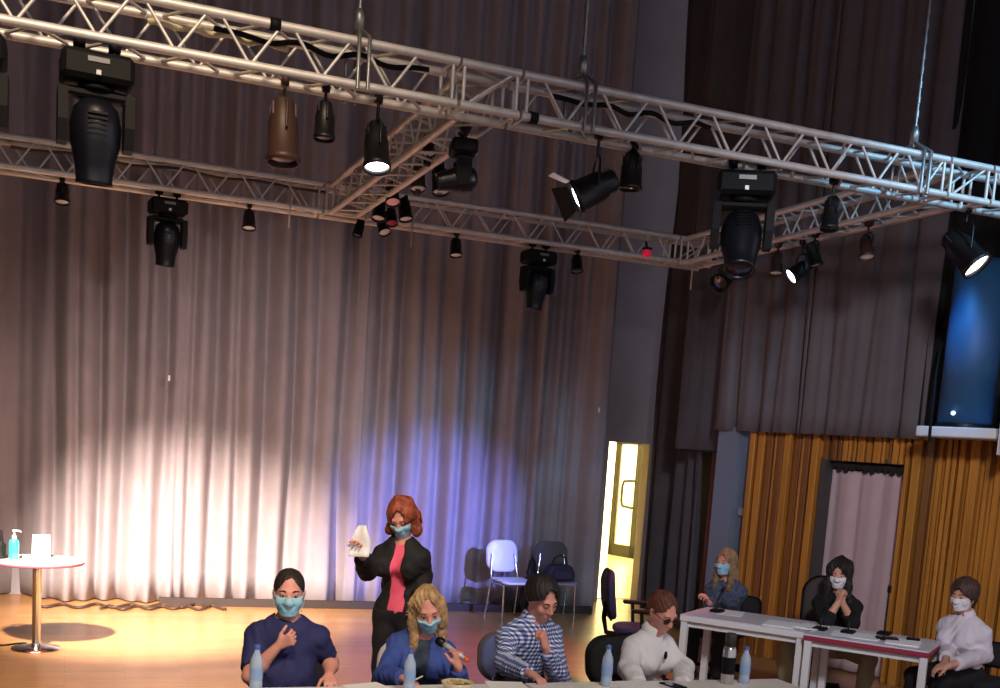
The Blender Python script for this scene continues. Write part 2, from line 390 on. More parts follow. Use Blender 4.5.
# brown side door left of the pillar
bu0 = qu(702, 520)[0]; bd = MB(); wbox(bd, bu0-.1, pu0-.02, 0, qu(708, 452)[1], -.3, -.22); do = struct('door_2', bd, WOODD); tag(do, 'narrow brown wooden door between dark curtain and pillar')
bb = MB(); wbox(bb, bu0-.6, pu0, qu(708, 452)[1], 9, -.34, -.26); struct('wall_corner', bb, DARKW)
zd_ = qu(708, 452)[1]
ocd = curtain_mesh(qp(bu0-.62, -.17, 0), qp(pu0+.0, -.17, 0), zd_+.02, 8.8, rgrooves(pu0-bu0+.62, .12, .24, (.04, .07), (.05, .08), 14), QN, ripple=.005, seed=44).build('side_drape', CURTD)
tag(solid(ocd), 'dark charcoal drape hanging above the narrow brown door', 'drape')
mb = MB(); p = qp(pu0-.07, -.2, 1.02); mb.box(p, (.012, .02, .07), QR); mb.build('handle', CHROME, do)
# long drapes above the oak wall
for i, (xa, xb, lab, gl) in enumerate(((690, 800, 'taupe drape above the oak slats, nearest the dark curtain', (.16, .3)), (801, 921, 'taupe drape above the curtained opening in the oak wall', (.22, .42)))):
    a = qu(xa, 300, .2)[0] if i else pu0-.05; b = qu(xb, 420, .2)[0]
    if i == 0: b = qu(798, 420, .2)[0]
    else: a = qu(799, 420, .2)[0]
    o = curtain_mesh(qp(a, .16, 0), qp(b, .16, 0), ZW-.02, 8.8, rgrooves(b-a, gl[0], gl[1], (.025, .05), (.05, .1), 21+i), QN, ripple=.006, seed=30+i).build('wall_drape', CURTB)
    tag(solid(o), lab, 'drape')
# black drape with a blue lit column standing on the white ledge
lu0, lz0 = qu(915, 434, .58); lu1, lz1 = qu(996, 429, .58)
lg = MB(); zl0, zl1 = qu(955, 437.5, .58)[1], qu(955, 427, .58)[1]
wbox(lg, lu0, lu1, zl0, zl1, -.05, .58, 0, .01); o = struct('trim_4', lg, WPAINT); tag(o, 'white ledge projecting above the oak slats')
lr = MB(); a, b = qu(996, 455, .62), qu(1007, 375, .62); wbox(lr, a[0], b[0], a[1], b[1], -.05, .62, 0, .01)
o = struct('trim_5', lr, WPAINT); tag(o, 'white upright panel closing the right end of the ledge')
BLKD = mat('black_drape', (16, 16, 20), .9)
a, b = qu(922, 400, .1)[0], qu(1030, 400, .1)[0]
o = curtain_mesh(qp(a, .13, 0), qp(b, .13, 0), zl1+.005, 8.8, rgrooves(b-a, .14, .3, (.03, .05), (.03, .07), 5), QN, ripple=.006, seed=6).build('black_drape', BLKD)
tag(solid(o), 'black drape behind the blue lit column on the white ledge', 'drape')
cu, _ = qu(967, 400, .3); rad = .225
th = thing('display_column', 'round dark blue column glowing under a blue beam on the white ledge', 'column', qp(cu, .3, zl1))
zt_ = qu(978, 262, .3)[1]-zl1
mb = MB(); mb.lathe([(.0, 0), (rad, 0), (rad, zt_), (0, zt_)], n=40, smooth=False)
for i in range(len(mb.sm)): mb.sm[i] = True
mb.build('shaft', mat('blue_gloss_vinyl', (40, 84, 124), .55, spec=.5), th)
mb = MB(); mb.lathe([(0, 0), (rad+.012, 0), (rad+.012, .035), (rad, .04), (0, .04)], n=40, smooth=False); mb.build('foot_ring', BLKM, th)
mb = MB(); p = -QN
mb.sphere((QN*(rad+.012)).to_tuple()[:2]+(.12,), .02, n=8); mb.build('bright_stud', mat('stud_glow', (200, 230, 255), .2, emit=1.5), th)  # small stud with its own emission
mb = MB(); cpts = [qp(cu-.28, .32, zl1+.75), qp(cu-.25, .42, zl1+.45), qp(cu-.19, .53, zl1+.2), qp(cu-.16, .6, zl1+.02), qp(cu-.155, .6, zl0-.05)]
o = mb.tube(cpts, .012).build('power_cable', BLK); tag(o, 'thin black cable hanging down over the white ledge', 'cable')
# dark brown strip and cables at the curtain foot
bs = MB()
pa, pb = at_z(160, 606), at_z(352, 609.5); pc = at_z(592, 614.5)
for a, b in ((pa, pb), (pb, pc)):
    dv2 = (b-a).normalized(); m_ = (a+b)/2
    bs.box((m_.x, m_.y+.06, .045), ((b-a).length/2+.01, .03, .045), Matrix.Rotation(math.atan2(dv2.y, dv2.x), 3, 'Z'))
struct('foot_strip_back', bs, mat('dark_brown_strip', (42, 30, 26), .6))
for k, (x0, x1, lab) in enumerate(((38, 205, 'tangled brown cable lying along the foot of the lit curtain'), (100, 225, 'second brown cable twisting along the curtain foot near the strip'))):
    pts = []
    for i in range(40):
        x = x0+(x1-x0)*i/39; p = at_z(x, 606+1.5*math.sin(i*.8+k*2)+k, .015); pts.append((p.x, p.y-.02-.05*k+.03*math.sin(i*.55+k), .015+.012*abs(math.sin(i*.4+k))))
    o = MB().tube(pts, .016).build('floor_cable', mat('brown_rubber', (62, 42, 32), .6)); tag(o, lab, 'cable')
pts = [at_z(-20+i*3.6, 641+2.5*math.sin(i*.35)+i*.35, .008) for i in range(14)]
o = MB().tube(pts, .008).build('floor_cable', BLK); tag(o, 'thin dark cable on the floor beside the round table foot', 'cable')
# ------------------------------------------------------------------ lighting rig
TW, TY, TZ, TYB, XM, XS = .24, 6.583, 4.034, 10.377, 2.21, 5.93
def truss(label, A, dirv, side, L, phase=0., pitch=.4, nodes=True, ends=(1, 1)):
    """box truss: lower near chord starts at A and runs along dirv; the section spans `side` and z"""
    A = Vector(A); dv = Vector(dirv); sv = Vector(side)
    th = thing('lighting_truss', label, 'truss', A, 0., 'silver box trusses of the lighting rig')
    Z = Vector((0, 0, 1)); co = [Vector(), sv*TW, Z*TW, sv*TW+Z*TW]
    for c in co: MB().tube([c, c+dv*L], .026, 10).build('chord', ALU, th)
    def zig(c0, c1, ph, nm):
        mb = MB(); u = ph-pitch; k = 0
        inward = .012
        while u < L:
            for (a, b, p, q) in ((u, u+pitch*.42, c0, c1), (u+pitch*.58, u+pitch, c1, c0)):
                if a > .02 and b < L-.02: mb.tube([p+dv*a, q+dv*b], .0095, 6)
            u += pitch
        mb.build('lacing', ALU, th)
        for e, u in zip(ends, (.03, L-.03)):
            if e: MB().tube([c0+dv*u, c1+dv*u], .011, 6).build('end_bar', ALU, th)
    zig(co[0], co[2], phase, 'front'); zig(co[1], co[3], phase+pitch*.35, 'rear')
    zig(co[0], co[1], phase+.1, 'bottom'); zig(co[2], co[3], phase+.1, 'top')
    return th
def corner(label, P, L=.4, sv=Vector((0, 1, 0)), dv=Vector((1, 0, 0))):
    P = Vector(P); th = thing('corner_block', label, 'truss block', P, 0.)
    Z = Vector((0, 0, 1)); co = [Vector(), sv*TW, Z*TW, sv*TW+Z*TW]
    for c in co: MB().tube([c+dv*.02, c+dv*(L-.02)], .026, 10).build('chord', ALU, th)
    for u in (.04, L-.04):
        mb = MB()
        for a, b in ((0, 1), (1, 3), (3, 2), (2, 0)): mb.tube([co[a]+dv*u, co[b]+dv*u], .012, 8)
        mb.build('end_frame', ALU, th)
    for a, b in ((0, 2), (1, 3), (2, 3)): MB().tube([co[a]+dv*.05, co[b]+dv*(L-.05)], .01, 6).build('cross_brace', ALU, th)
    return th
X = Vector((1, 0, 0)); Y = Vector((0, 1, 0))
xm0 = XM-.09; xm1 = XM+.33; xs0 = XS-.09; xs1 = XS+.33
XL = -1.6
n0 = at_y(250, 65, TY).x
truss('long silver truss crossing the top left, above the round table side', (XL, TY, TZ), X, Y, xm0-XL, (n0-XL) % .4)
corner('truss block joining the near truss to the cross truss', (xm0, TY, TZ), xm1-xm0)
n1 = at_y(565, 125, TY).x
truss('silver truss running across the upper right, holding the tilted spotlight', (xm1, TY, TZ), X, Y, xs0-xm1, (n1-xm1) % .4)
corner('truss block at the bright bluish right corner of the rig', (xs0, TY, TZ), xs1-xs0)
truss('short silver truss end leaving the picture beyond the right corner block', (xs1, TY, TZ), X, Y, 1.6, .2)
XLB = -1.8
nb = at_y(212, 195, TYB).x
truss('far silver truss before the brightly lit curtain', (XLB, TYB, TZ), X, Y, xm0-XLB, (nb-XLB) % .4)
corner('truss block where the far truss meets the cross truss', (xm0, TYB, TZ), xm1-xm0)
nb = at_y(527, 240, TYB).x
truss('far silver truss before the bluish part of the curtain', (xm1, TYB, TZ), X, Y, xs0-xm1, (nb-xm1) % .4)
corner('truss block at the far right corner near the red lamp', (xs0, TYB, TZ), xs1-xs0)
truss('cross truss running away from the camera above the standing person', (XM, TY+TW+.02, TZ), Y, X, TYB-TY-TW-.04, .1)
truss('side truss running towards the dark curtain on the right', (XS, TY+TW+.02, TZ), Y, X, TYB-TY-TW-.04, .1)
# hoist chains
def chain(label, x, ytop, z0, yy=TY+.12):
    th = thing('hoist_chain', label, 'chain', (x, yy, z0), 0.)
    mb = MB(); z = .32; k = 0
    while z < 9-z0:
        mb.tube([(0, 0, z), (0, 0, z+.05)], .011 if k % 2 else .016, 6); z += .05; k += 1
    mb.build('links', STEEL, th)
    mb = MB(); mb.tube([(-.03, -.16, -.03), (-.03, -.16, .26), (0, 0, .36), (.03, .16, .26), (.03, .16, -.03)], .012, 6)
    mb.tube([(.03, -.16, -.03), (.03, -.16, .26), (0, 0, .36), (-.03, .16, .26), (-.03, .16, -.03)], .012, 6); mb.build('sling', STEEL, th)
    mb = MB(); mb.lathe([(0, .34), (.03, .34), (.032, .42), (.02, .46), (0, .46)], n=10); mb.build('hook_block', STEEL, th)
    return th
for x, y, lab in ((356, 90, 'steel hoist chain left of the cross truss'), (581, 90, 'steel hoist chain above the tilted spotlight'), (913, 150, 'steel hoist chain near the right corner block')):
    p = at_y(x, y, TY+.12); chain(lab, p.x, 0, TZ)
# black tape band and dark cables along the near truss
def cable(label, pts, r=.012, m=BLK, name='truss_cable'):
    o = MB().tube(pts, r).build(name, m); return tag(o, label, 'cable')
def along(x0, x1, y, z, amp, n=30, ph=0.):
    return [(x0+(x1-x0)*i/n, y+.015*math.sin(i*.9+ph), z+amp*math.sin(i*.7+ph)-.01*abs(math.sin(i*.31+ph))) for i in range(n+1)]
x0, x1 = at_y(215, 25, TY+.1).x, at_y(430, 75, TY+.1).x
cable('dark cable drooping inside the near truss left of the hoist chain', along(x0, x1, TY+.12, TZ+TW-.045, .012), .016)
cable('pale cable tucked under the top tube of the near truss', along(at_y(150, 10, TY+.1).x, at_y(290, 40, TY+.1).x, TY+.17, TZ+TW-.05, .008, ph=2), .018, mat('pale_cable', (206, 190, 150), .5))
cable('dark cable lying inside the upper right truss', along(at_y(560, 100, TY).x, at_y(720, 130, TY).x, TY+.12, TZ+TW-.05, .012, ph=1), .016)
cable('grey cable resting along the lower tubes by the right mover', along(at_y(760, 170, TY).x, at_y(935, 200, TY).x, TY+.1, TZ+.035, .008, ph=3), .014, mat('grey_cable', (120, 125, 130), .5))
cable('cable running along the far truss towards the lit curtain', along(at_y(10, 150, TYB).x, at_y(330, 190, TYB).x, TYB+.12, TZ+TW-.04, .012, ph=4), .014, mat('brown_cable', (70, 52, 46), .5))
p = at_y(275, 26, TY); o = MB().lathe([(.03, -.03), (.034, -.03), (.034, .03), (.03, .03)], M4(frame((1, 0, 0)), (p.x, TY, TZ+TW)), 14).build('tape_band', BLK); tag(o, 'black tape band around the top tube of the near truss', 'tape')
p = at_y(533, 120, TY); o = MB().lathe([(.03, -.025), (.036, -.025), (.036, .025), (.03, .025)], M4(frame((1, 0, 0)), (p.x, TY, TZ)), 14).build('tape_band', BLK); tag(o, 'black clamp band around the lower tube right of the cross truss', 'tape')
for px, yy, ln, lab in ((291, TYB, .28, 'pale cable tie hanging from the far truss left of the cross truss'), (414, TYB, .3, 'pale cable tie hanging beside the cluster of small spotlights'), (697, TYB, .35, 'pale cable tie hanging below the far right corner block')):
    p = at_y(px, 215, yy); q = Vector((p.x, yy-.03, TZ+.08))
    o = MB().tube([q+Vector((.03, 0, .03)), q, q+Vector((-.02, -.01, -.12)), q+Vector((-.025, -.01, -ln))], .008).build('cable_tie', mat('pale_tie', (190, 176, 160), .6)); tag(o, lab, 'cable tie')

# ---- fixtures
def par(label, px, py, yy, aim, size=.2, length=1.35, body=BLKM, lens=LENS, hang=None, door=False, group=None, name='spotlight'):
    """can lamp whose lens centre is seen at pixel px,py at depth yy; aim = direction it points"""
    ctr = at_y(px, py, yy); a = Vector(aim).normalized(); r = size/2; L = size*length
    base = ctr-a*(L*.5)
    th = thing(name, label, 'spotlight', base, 0., group)
    R = frame(a, (0, -1, .01) if abs(a.y) < .9 else (1, 0, 0)); M = M4(R, -a*(L*.5))
    mb = MB(); mb.lathe([(0, 0), (r*.45, 0), (r*.62, L*.06), (r*.72, L*.25), (r*.86, L*.4), (r*.9, L*.88), (r, L*.9), (r, L), (r*.9, L), (r*.86, L*.92), (r*.86, L*.9)], M, 22)
    for k in range(6):
        an = k*PI/3; mb.box(M @ Vector((r*.74*math.cos(an), r*.74*math.sin(an), L*.2)), (r*.05, r*.05, L*.1), R)
    mb.build('can', body, th)
    MB().lathe([(0, L*.97), (r*.5, L*.96), (r*.87, L*.91)], M, 22).build('lens', lens, th)
    # yoke
    side = R @ Vector((1, 0, 0)); side.z = 0
    if side.length < .1: side = Vector((1, 0, 0))
    side.normalize()
    hz = (hang if hang is not None else TZ) - base.z
    top = Vector((0, 0, hz-.05)) if hz > .12 else Vector((0, 0, .12+r))
    ytop = Vector((0, 0, min(top.z, r*1.7)))
    mb = MB(); w = r*1.06
    mb.tube([side*w, side*w+Vector((0, 0, ytop.z*.75)), side*w*.55+ytop, -side*w*.55+ytop, -side*w+Vector((0, 0, ytop.z*.75)), -side*w], .008, 6); mb.build('yoke', body, th)
    mb = MB(); mb.tube([ytop, Vector((0, 0, hz-.02))], .01, 6); mb.lathe([(.02, -.02), (.036, -.02), (.036, .02), (.02, .02)], M4(frame((1, 0, 0)), (0, 0, hz)), 12); mb.build('clamp', body, th)
    if door:
        for k, an in enumerate((0, PI/2, PI, 3*PI/2)):
            if k not in (1, 2): continue
            d = Vector((math.cos(an), math.sin(an), 0)); t = Vector((-math.sin(an), math.cos(an), 0))
            o1 = d*r*.95+Vector((0, 0, L)); o2 = d*r*1.75+Vector((0, 0, L+r*.75))
            n_ = d.cross(t)*.0; v = []
            for q, ww in ((o1, .75), (o2, 1.05)):
                v += [q-t*r*ww, q+t*r*ww]
            th_ = Vector((0, 0, 1)); v = [M @ x for x in v]; nrm = (v[1]-v[0]).cross(v[2]-v[0]).normalized()*.003
            vs = [x-nrm for x in v]+[x+nrm for x in v]
            mb = MB(); mb.add(vs, [(0, 2, 3, 1), (4, 5, 7, 6), (0, 1, 5, 4), (2, 6, 7, 3), (0, 4, 6, 2), (1, 3, 7, 5)])
            mb.build('barn_door', WPAINT if k in (door if isinstance(door, tuple) else ()) else body, th)  # listed doors get white paint, standing in for lamplight on them
    return th
def mover(label, px, py, yy, size=1., tilt=0., pan=0., lens=LENSB, glow=False, zhang=TZ):
    """moving head: base box under the truss, yoke, egg head. px,py = where the top of the base is seen"""
    p = at_y(px, py, yy); th = thing('moving_head_lamp', label, 'stage lamp', (p.x, p.y, zhang-.07), pan)
    s = size
    mb = MB(); mb.box((0, 0, -.075*s), (.185*s, .14*s, .075*s), bev=.025*s); mb.build('base', BLK, th)
    mb = MB(); mb.box((.0, -.142*s, -.05*s), (.055*s, .004*s, .013*s)); mb.build('display', mat('base_display', (110, 110, 115), .4), th)
    for sx in (-1, 1):
        mb = MB(); mb.tube([(sx*.09*s, 0, .0), (sx*.09*s, 0, .045)], .012, 6)
        mb.lathe([(.022, -.03), (.036, -.03), (.036, .03), (.022, .03)], M4(frame((1, 0, 0)), (sx*.09*s, 0, .07)), 12); mb.build('clamp', BLKM, th)
    mb = MB(); mb.lathe([(0, -.15*s), (.09*s, -.15*s), (.1*s, -.18*s), (0, -.18*s)], n=20)
    mb.box((0, 0, -.2*s), (.165*s, .06*s, .025*s), bev=.015*s)
    for sx in (-1, 1):
        mb.prism([(-.075*s, -.19*s), (.075*s, -.19*s), (.085*s, -.36*s), (.055*s, -.47*s), (-.055*s, -.47*s), (-.085*s, -.36*s)], sx*.17*s-.025*s, sx*.17*s+.025*s, Matrix(((0, 0, 1, 0), (1, 0, 0, 0), (0, 1, 0, 0), (0, 0, 0, 1))))
    mb.build('yoke', BLK, th)
    R = Matrix.Rotation(tilt, 3, 'X'); M = M4(R, (0, 0, -.39*s))
    mb = MB(); mb.lathe([(0, .17*s), (.07*s, .165*s), (.115*s, .12*s), (.135*s, .03*s), (.13*s, -.06*s), (.105*s, -.17*s), (.095*s, -.25*s), (.1*s, -.27*s), (.085*s, -.27*s), (.08*s, -.25*s)], M, 28)
    hd = mb.build('lamp_head', mat('dark_blue_black_plastic', (15, 16, 24), .35), th)
    mb = MB()
    for k in range(5): mb.box(M @ Vector((0, -.128*s, .09*s-.025*k*s)), (.05*s, .012*s, .006*s), R)
    mb.build('cooling_vent', BLKM, hd)
    MB().lathe([(0, -.262*s), (.06*s, -.26*s), (.083*s, -.252*s)], M, 24).build('lens', lens, th)
    mb = MB(); mb.box((0, -.146*s, -.115*s), (.012*s, .006*s, .012*s)); mb.build('indicator', mat('indicator_lamp', (190, 190, 195), .3, emit=.1), th)
    return th
YF = TY+.12; YBk = TYB+.12
mover('largest black moving head lamp, hanging upper left from the near truss', 97, 52, YF, 1.0, tilt=.12, pan=.06)
mover('black moving head lamp under the far truss in front of the lit curtain', 168, 198, YBk, .85, tilt=.25, pan=.1, lens=LENSPINK)
mover('black moving head lamp under the far truss right of centre', 539, 252, YBk, .85, tilt=.15, pan=.1)
mover('big black moving head lamp under the upper right truss', 747, 172, YF, 1.05, tilt=-.5, pan=-.5)
mover('black moving head lamp partly cut off at the left picture edge', -30, 36, YF, .95, tilt=.2)
mvp = at_x(464, 138, XM+.14)
th = mover('squat black lamp head hanging under the cross truss', 464, 138, mvp.y, .6, tilt=1.35, pan=PI/2-.2)
par('brown cylindrical can lamp hanging from the near truss', 283, 163, YF, (.02, -.1, -1), .2, 1.85, BROWNM, mat('dark_lens', (70, 46, 38), .3))
par('small black can lamp beside the brown can lamp', 324, 140, YF, (0, -.05, -1), .13, 1.7, BLKM, mat('dark_lens', (70, 46, 38), .3))
par('black spotlight with glowing white lens under the near truss', 377, 169, YF, (0, -.32, -1), .17, 1.75, BLKM, LENSLIT)
par('large tilted black spotlight with barn doors, one whitened as if lit', 574, 198, YF, (-.82, .3, -.47), .22, 1.35, BLKM, LENSLIT, door=(1,))
par('dark can lamp behind the tilted spotlight', 630, 190, YF+.1, (0, 0, -1), .16, 1.5, BLKM, LENSB)
par('dark bluish can lamp under the near truss right of the big moving head', 829, 230, YF, (-.1, -.1, -1), .13, 1.8, BLKM, LENSB)
par('black spotlight with bright white lens edge at the far right', 978, 267, YF, (.33, -.62, -.72), .24, 1.5, BLKM, LENSLIT)
for (x, y, lab) in ((62, 203, 'small can lamp under the far truss, nearest the left picture edge'), (249, 229, 'small can lamp under the far truss before the lit curtain, left of the cross truss'),
                    (456, 256, 'small can lamp under the far truss, just right of the lamp cluster'), (577, 272, 'small dark can lamp under the far truss beside the moving head right of centre')):
    par(lab, x, y, YBk, (0, -.25, -1), .13, 1.35, BLKM, LENS if x != 577 else mat('dull_lens', (96, 88, 92), .4), group='small can lamps under the far truss')
cl = [(393, 203, 9.3, (.0, -.55, -1), 'pink lensed can lamp in the middle of the lamp cluster', LENSPINK, .13), (392, 224, 9.9, (0, -.5, -1), 'lower pink lensed can lamp with red gel in the cluster', REDGEL, .11),
      (378, 219, 10.0, (-.15, -.3, -1), 'can lamp with pale lens left of the pink lamps in the cluster', LENS, .13), (406, 220, 9.6, (.1, -.3, -1), 'can lamp with pale lens right of the pink lamps in the cluster', LENS, .13),
      (385, 233, 10.1, (.2, -.6, -1), 'lowest can lamp of the cluster, under the cross truss', LENS, .12), (418, 190, 9.0, (0, -.3, -1), 'olive can lamp under the cross truss above the cluster', LENS, .14),
      (441, 193, 8.8, (.05, -.3, -1), 'rightmost can lamp under the cross truss', LENS, .15), (429, 155, 8.0, (.05, -.3, -1), 'highest small can lamp under the cross truss near the squat lamp head', LENS, .1)]
for x, y, yy, aim, lab, ln, sz in cl: par(lab, x, y, yy, aim, sz, 1.5, BLKM if y != 190 else mat('olive_metal', (70, 66, 54), .5), ln)
o = par('black spade shaped lamp at the left foot of the lamp cluster', 357, 236, YBk-.05, (-.25, -.1, -1), .1, 1.7, BLK, mat('dark_lens', (70, 46, 38), .3))
def ys(px, py): return at_x(px, py, XS+.12).y
par('can lamp with pale round lens under the side truss', 867, 258, ys(867, 258), (-.1, -.35, -1), .13, 1.5, BROWNM, LENS)
par('tilted can lamp with a bright white lens strip under the side truss', 790, 277, ys(790, 277), (-.8, .15, -.62), .16, 1.5, BLKM, LENSLIT)
par('dark can lamp right of the bright strip lamp on the side truss', 816, 266, ys(816, 266), (.25, -.2, -1), .13, 1.6, BLKM, LENS)
par('reddish brown can lamp left of the bright strip lamp', 776, 274, ys(776, 274), (-.1, -.2, -1), .13, 1.5, BROWNM, LENS)
par('dark can lamp tilted sideways under the far right corner block', 718, 284, 9.9, (-.75, -.3, -.6), .2, 1.5, BLKM, LENSB)
p = at_y(647, 253, TYB-.05); th = thing('warning_lamp', 'small red lamp on the far truss near the right corner', 'lamp', p)
MB().lathe([(0, -.04), (.035, -.035), (.045, 0), (.035, .035), (0, .04)], n=16).build('bulb', mat('red_lamp_glass', (190, 24, 60), .3, emit=.55, alpha=1), th)
MB().lathe([(.02, .03), (.05, .03), (.05, .05), (.02, .05)], n=16).build('cap', BLKM, th)
MB().tube([(0, 0, .05), (0, .05, .12)], .012).build('bracket', BLKM, th)
# ------------------------------------------------------------------ furniture
def table(name, label, cat, loc, rz, L, D, H, topm, edgem, legm, th=.04, group=None, leg=.022, apron=True):
    """origin at the near left corner, x along the length, y towards the far side"""
    t = thing(name, label, cat, (loc[0], loc[1], 0), rz, group)
    mb = MB(); mb.box((L/2, D/2, H-.006), (L/2-.004, D/2-.004, .006)); mb.build('table_top', topm, t)
    mb = MB(); mb.box((L/2, D/2, H-.012-(th-.012)/2), (L/2, D/2, (th-.012)/2), bev=.004); mb.build('edge_band', edgem, t)
    if apron:
        mb = MB()
        for y in (.06, D-.06): mb.box((L/2, y, H-th-.025), (L/2-.05, .012, .025))
        for x in (.06, L-.06): mb.box((x, D/2, H-th-.025), (.012, D/2-.07, .025))
        mb.build('under_frame', legm, t)
    for x in (.035, L-.035):
        for y in (.04, D-.04):
            mb = MB(); mb.box((x, y, (H-th)/2+.008), (leg, leg, (H-th)/2-.008), bev=.004); mb.box((x, y, .008), (leg*1.1, leg*1.1, .008)); mb.build('leg', legm, t)
    return t
HT = .745
xr = at_z(791, 683.5, HT).x; yb = 5.5
xs = [-.95, .72, 2.36, xr]
labs = ['white table at the bottom left in front of the person in navy', 'white table in front of the blonde person in blue', 'white table at the bottom right in front of the person in white']
for i in range(3):
    table('conference_table', labs[i], 'table', (xs[i]+.003, yb-.7), 0, xs[i+1]-xs[i]-.006, .7, HT, WHITE, WPAINT, WPAINT, group='white tables in a row along the bottom')
DD = Vector((.62, -.785, 0)).normalized(); DN = Vector((-DD.y, DD.x, 0)); DRZ = math.atan2(DD.y, DD.x)
p1 = at_z(680, 614, .735); p2 = at_z(803.5, 633.5, .735)
L1 = (p2-p1).dot(DD)-.015; e2 = at_z(930, 651, .735); L2 = (e2-p2).dot(DD)
table('side_desk', 'white desk under the papers of the person with blonde hair in dark patterned jacket', 'desk', p1, DRZ, L1, .66, .735, mat('pale_laminate', (206, 206, 216), .4), WPAINT, WPAINT, th=.055, leg=.028)
table('side_desk', 'white desk with dark red front edge beside the person in white shirt at far right', 'desk', p2, DRZ, L2, .66, .735, mat('pale_laminate', (206, 206, 216), .4), REDEDGE, WPAINT, th=.05, leg=.028)
def desk(px, py, z=.735): return at_z(px, py, z)
def paper(label, loc, rz, z, w=.21, l=.297, n=1, cat='paper'):
    t = thing('paper_sheet' if n == 1 else 'paper_stack', label, cat, (loc[0], loc[1], z), rz)
    mb = MB(); r = random.Random(hash(label) % 999 if False else len(label))
    for k in range(max(1, n)):
        mb.box((r.uniform(-.006, .006)*(n > 1), r.uniform(-.006, .006)*(n > 1), .0012+.0022*k), (w/2, l/2, .001), Matrix.Rotation(r.uniform(-.06, .06)*(n > 1), 3, 'Z'))
    mb.build('sheets', PAPER, t)
    return t
paper('loose paper sheet on the left side desk before the blonde person', desk(731, 613.5), DRZ+.2, .735)
paper('stack of papers at the right end of the left side desk', desk(781, 625), DRZ+.1, .735, .24, .32, 5, 'papers')
paper('paper stack at the left end of the red edged desk', desk(811, 627.5), DRZ-.1, .735, .2, .28, 6, 'papers')
paper('sheet on the red edged desk under the hands of the person in black', desk(846, 634), DRZ+.15, .735, .21, .3)
paper('stack of papers on the red edged desk left of the black phone', desk(868, 637.5), DRZ-.05, .735, .21, .3, 4, 'papers')
paper('stack of papers at the right end of the red edged desk', desk(903, 643), DRZ+.1, .735, .24, .3, 5, 'papers')
def gmic(label, loc, z, rz=0., h=.3, bend=.1):
    t = thing('desk_microphone', label, 'microphone', (loc[0], loc[1], z), rz)
    MB().box((0, 0, .012), (.05, .06, .012), bev=.006).build('base', BLK, t)
    pts = [Vector((0, 0, .02)), Vector((0, 0, h*.55)), Vector((0, bend*.3, h*.8)), Vector((0, bend, h))]
    MB().tube(pts, .0065).build('gooseneck', BLKM, t)
    d = (pts[3]-pts[2]).normalized(); MB().lathe([(0, -.01), (.014, 0), (.016, .03), (.012, .055), (0, .06)], M4(frame(d), pts[3]), 12).build('capsule', BLK, t)
    return t
gmic('desk microphone in front of the blonde person in patterned jacket', desk(717, 612), .735, DRZ, .17, .08)
gmic('desk microphone on the red edged desk left of the person in black', desk(820, 630), .735, DRZ, .13, .04)
gmic('desk microphone under the hands of the person in black', desk(848, 633), .735, DRZ, .13, .05)
gmic('tall thin gooseneck microphone on the red edged desk', desk(884, 634.5), .735, DRZ, .34, .01)
t = thing('desk_phone', 'flat black phone lying on the red edged desk', 'phone', desk(887, 640, .735), DRZ+.3); MB().box((0, 0, .012), (.085, .05, .012), bev=.008).build('body', BLK, t); MB().box((0, 0, .0255), (.07, .036, .0015)).build('screen', LENSB, t)
t = thing('desk_phone', 'small dark device at the right end of the red edged desk', 'phone', desk(913, 640.5, .742), DRZ+.1); MB().box((0, 0, .012), (.05, .03, .01), bev=.006).build('body', BLK, t); MB().box((0, 0, .0235), (.04, .02, .0015)).build('screen', LENSB, t)
# bottles
PET = mat('clear_blue_plastic', (186, 208, 232), .12, spec=.6, alpha=.72); CAPB = mat('blue_cap', (70, 104, 178), .4); BLAB = mat('pale_blue_label', (140, 170, 215), .5)
def bottle(label, px, pytop, yy, h=.235, group='water bottles on the front tables'):
    p = at_y(px, pytop+20, yy); t = thing('water_bottle', label, 'bottle', (p.x, yy, HT), 0., group); s = h/.235; r = .032
    MB().lathe([(0, .002), (r*.8, 0), (r, .01), (r, .05), (r*.93, .055), (r, .06), (r, .14), (r*.9, .165), (r*.5, .195), (.0135, .205), (.0135, .218), (0, .218)], Matrix.Scale(s, 4), 22).build('bottle_body', PET, t)
    MB().lathe([(r+.0006, .07), (r+.0008, .12)], Matrix.Scale(s, 4), 22).build('wrapper', BLAB, t)
    MB().lathe([(.0155, .214), (.0155, .232), (.013, .236), (0, .236)], Matrix.Scale(s, 4), 16).build('cap', CAPB, t)
    return t
bottle('clear water bottle in front of the person in navy', 256, 660, 5.42, .235)
bottle('clear water bottle in front of the blonde person in blue', 409, 666, 5.34, .225)
bottle('clear water bottle in front of the person in white shirt and dark glasses', 606, 663, 5.4, .23)
bottle('clear water bottle beside the steel flask', 743, 669, 5.4, .22)
p = at_y(728, 670, 5.4); t = thing('vacuum_flask', 'slim steel flask with dark cap standing beside a water bottle', 'flask', (p.x, 5.4, HT))
MB().lathe([(0, 0), (.036, 0), (.038, .01), (.038, .2), (.03, .225), (0, .225)], n=24).build('flask_body', mat('brushed_steel', (190, 188, 184), .3, .85), t)
MB().lathe([(.0, .223), (.031, .223), (.032, .29), (.027, .3), (0, .3)], n=24).build('cap', mat('brown_black_cap', (54, 44, 38), .5), t)
MB().lathe([(.0388, .06), (.0388, .16)], n=24).build('grip', BLK, t)
paper('white paper on the front table left of the blonde person', at_z(374, 690, HT), .3, HT, .21, .3)
paper('white paper on the front table before the person in checked shirt', at_z(508, 688, HT), -.2, HT, .21, .3)
paper('white paper on the front table before the person in white shirt', at_z(640, 687, HT), .1, HT, .21, .3)
p = at_z(457, 693, HT); t = thing('snack_bowl', 'beige bowl of snacks on the front table before the raised microphone', 'bowl', (p.x, p.y-.0, HT))
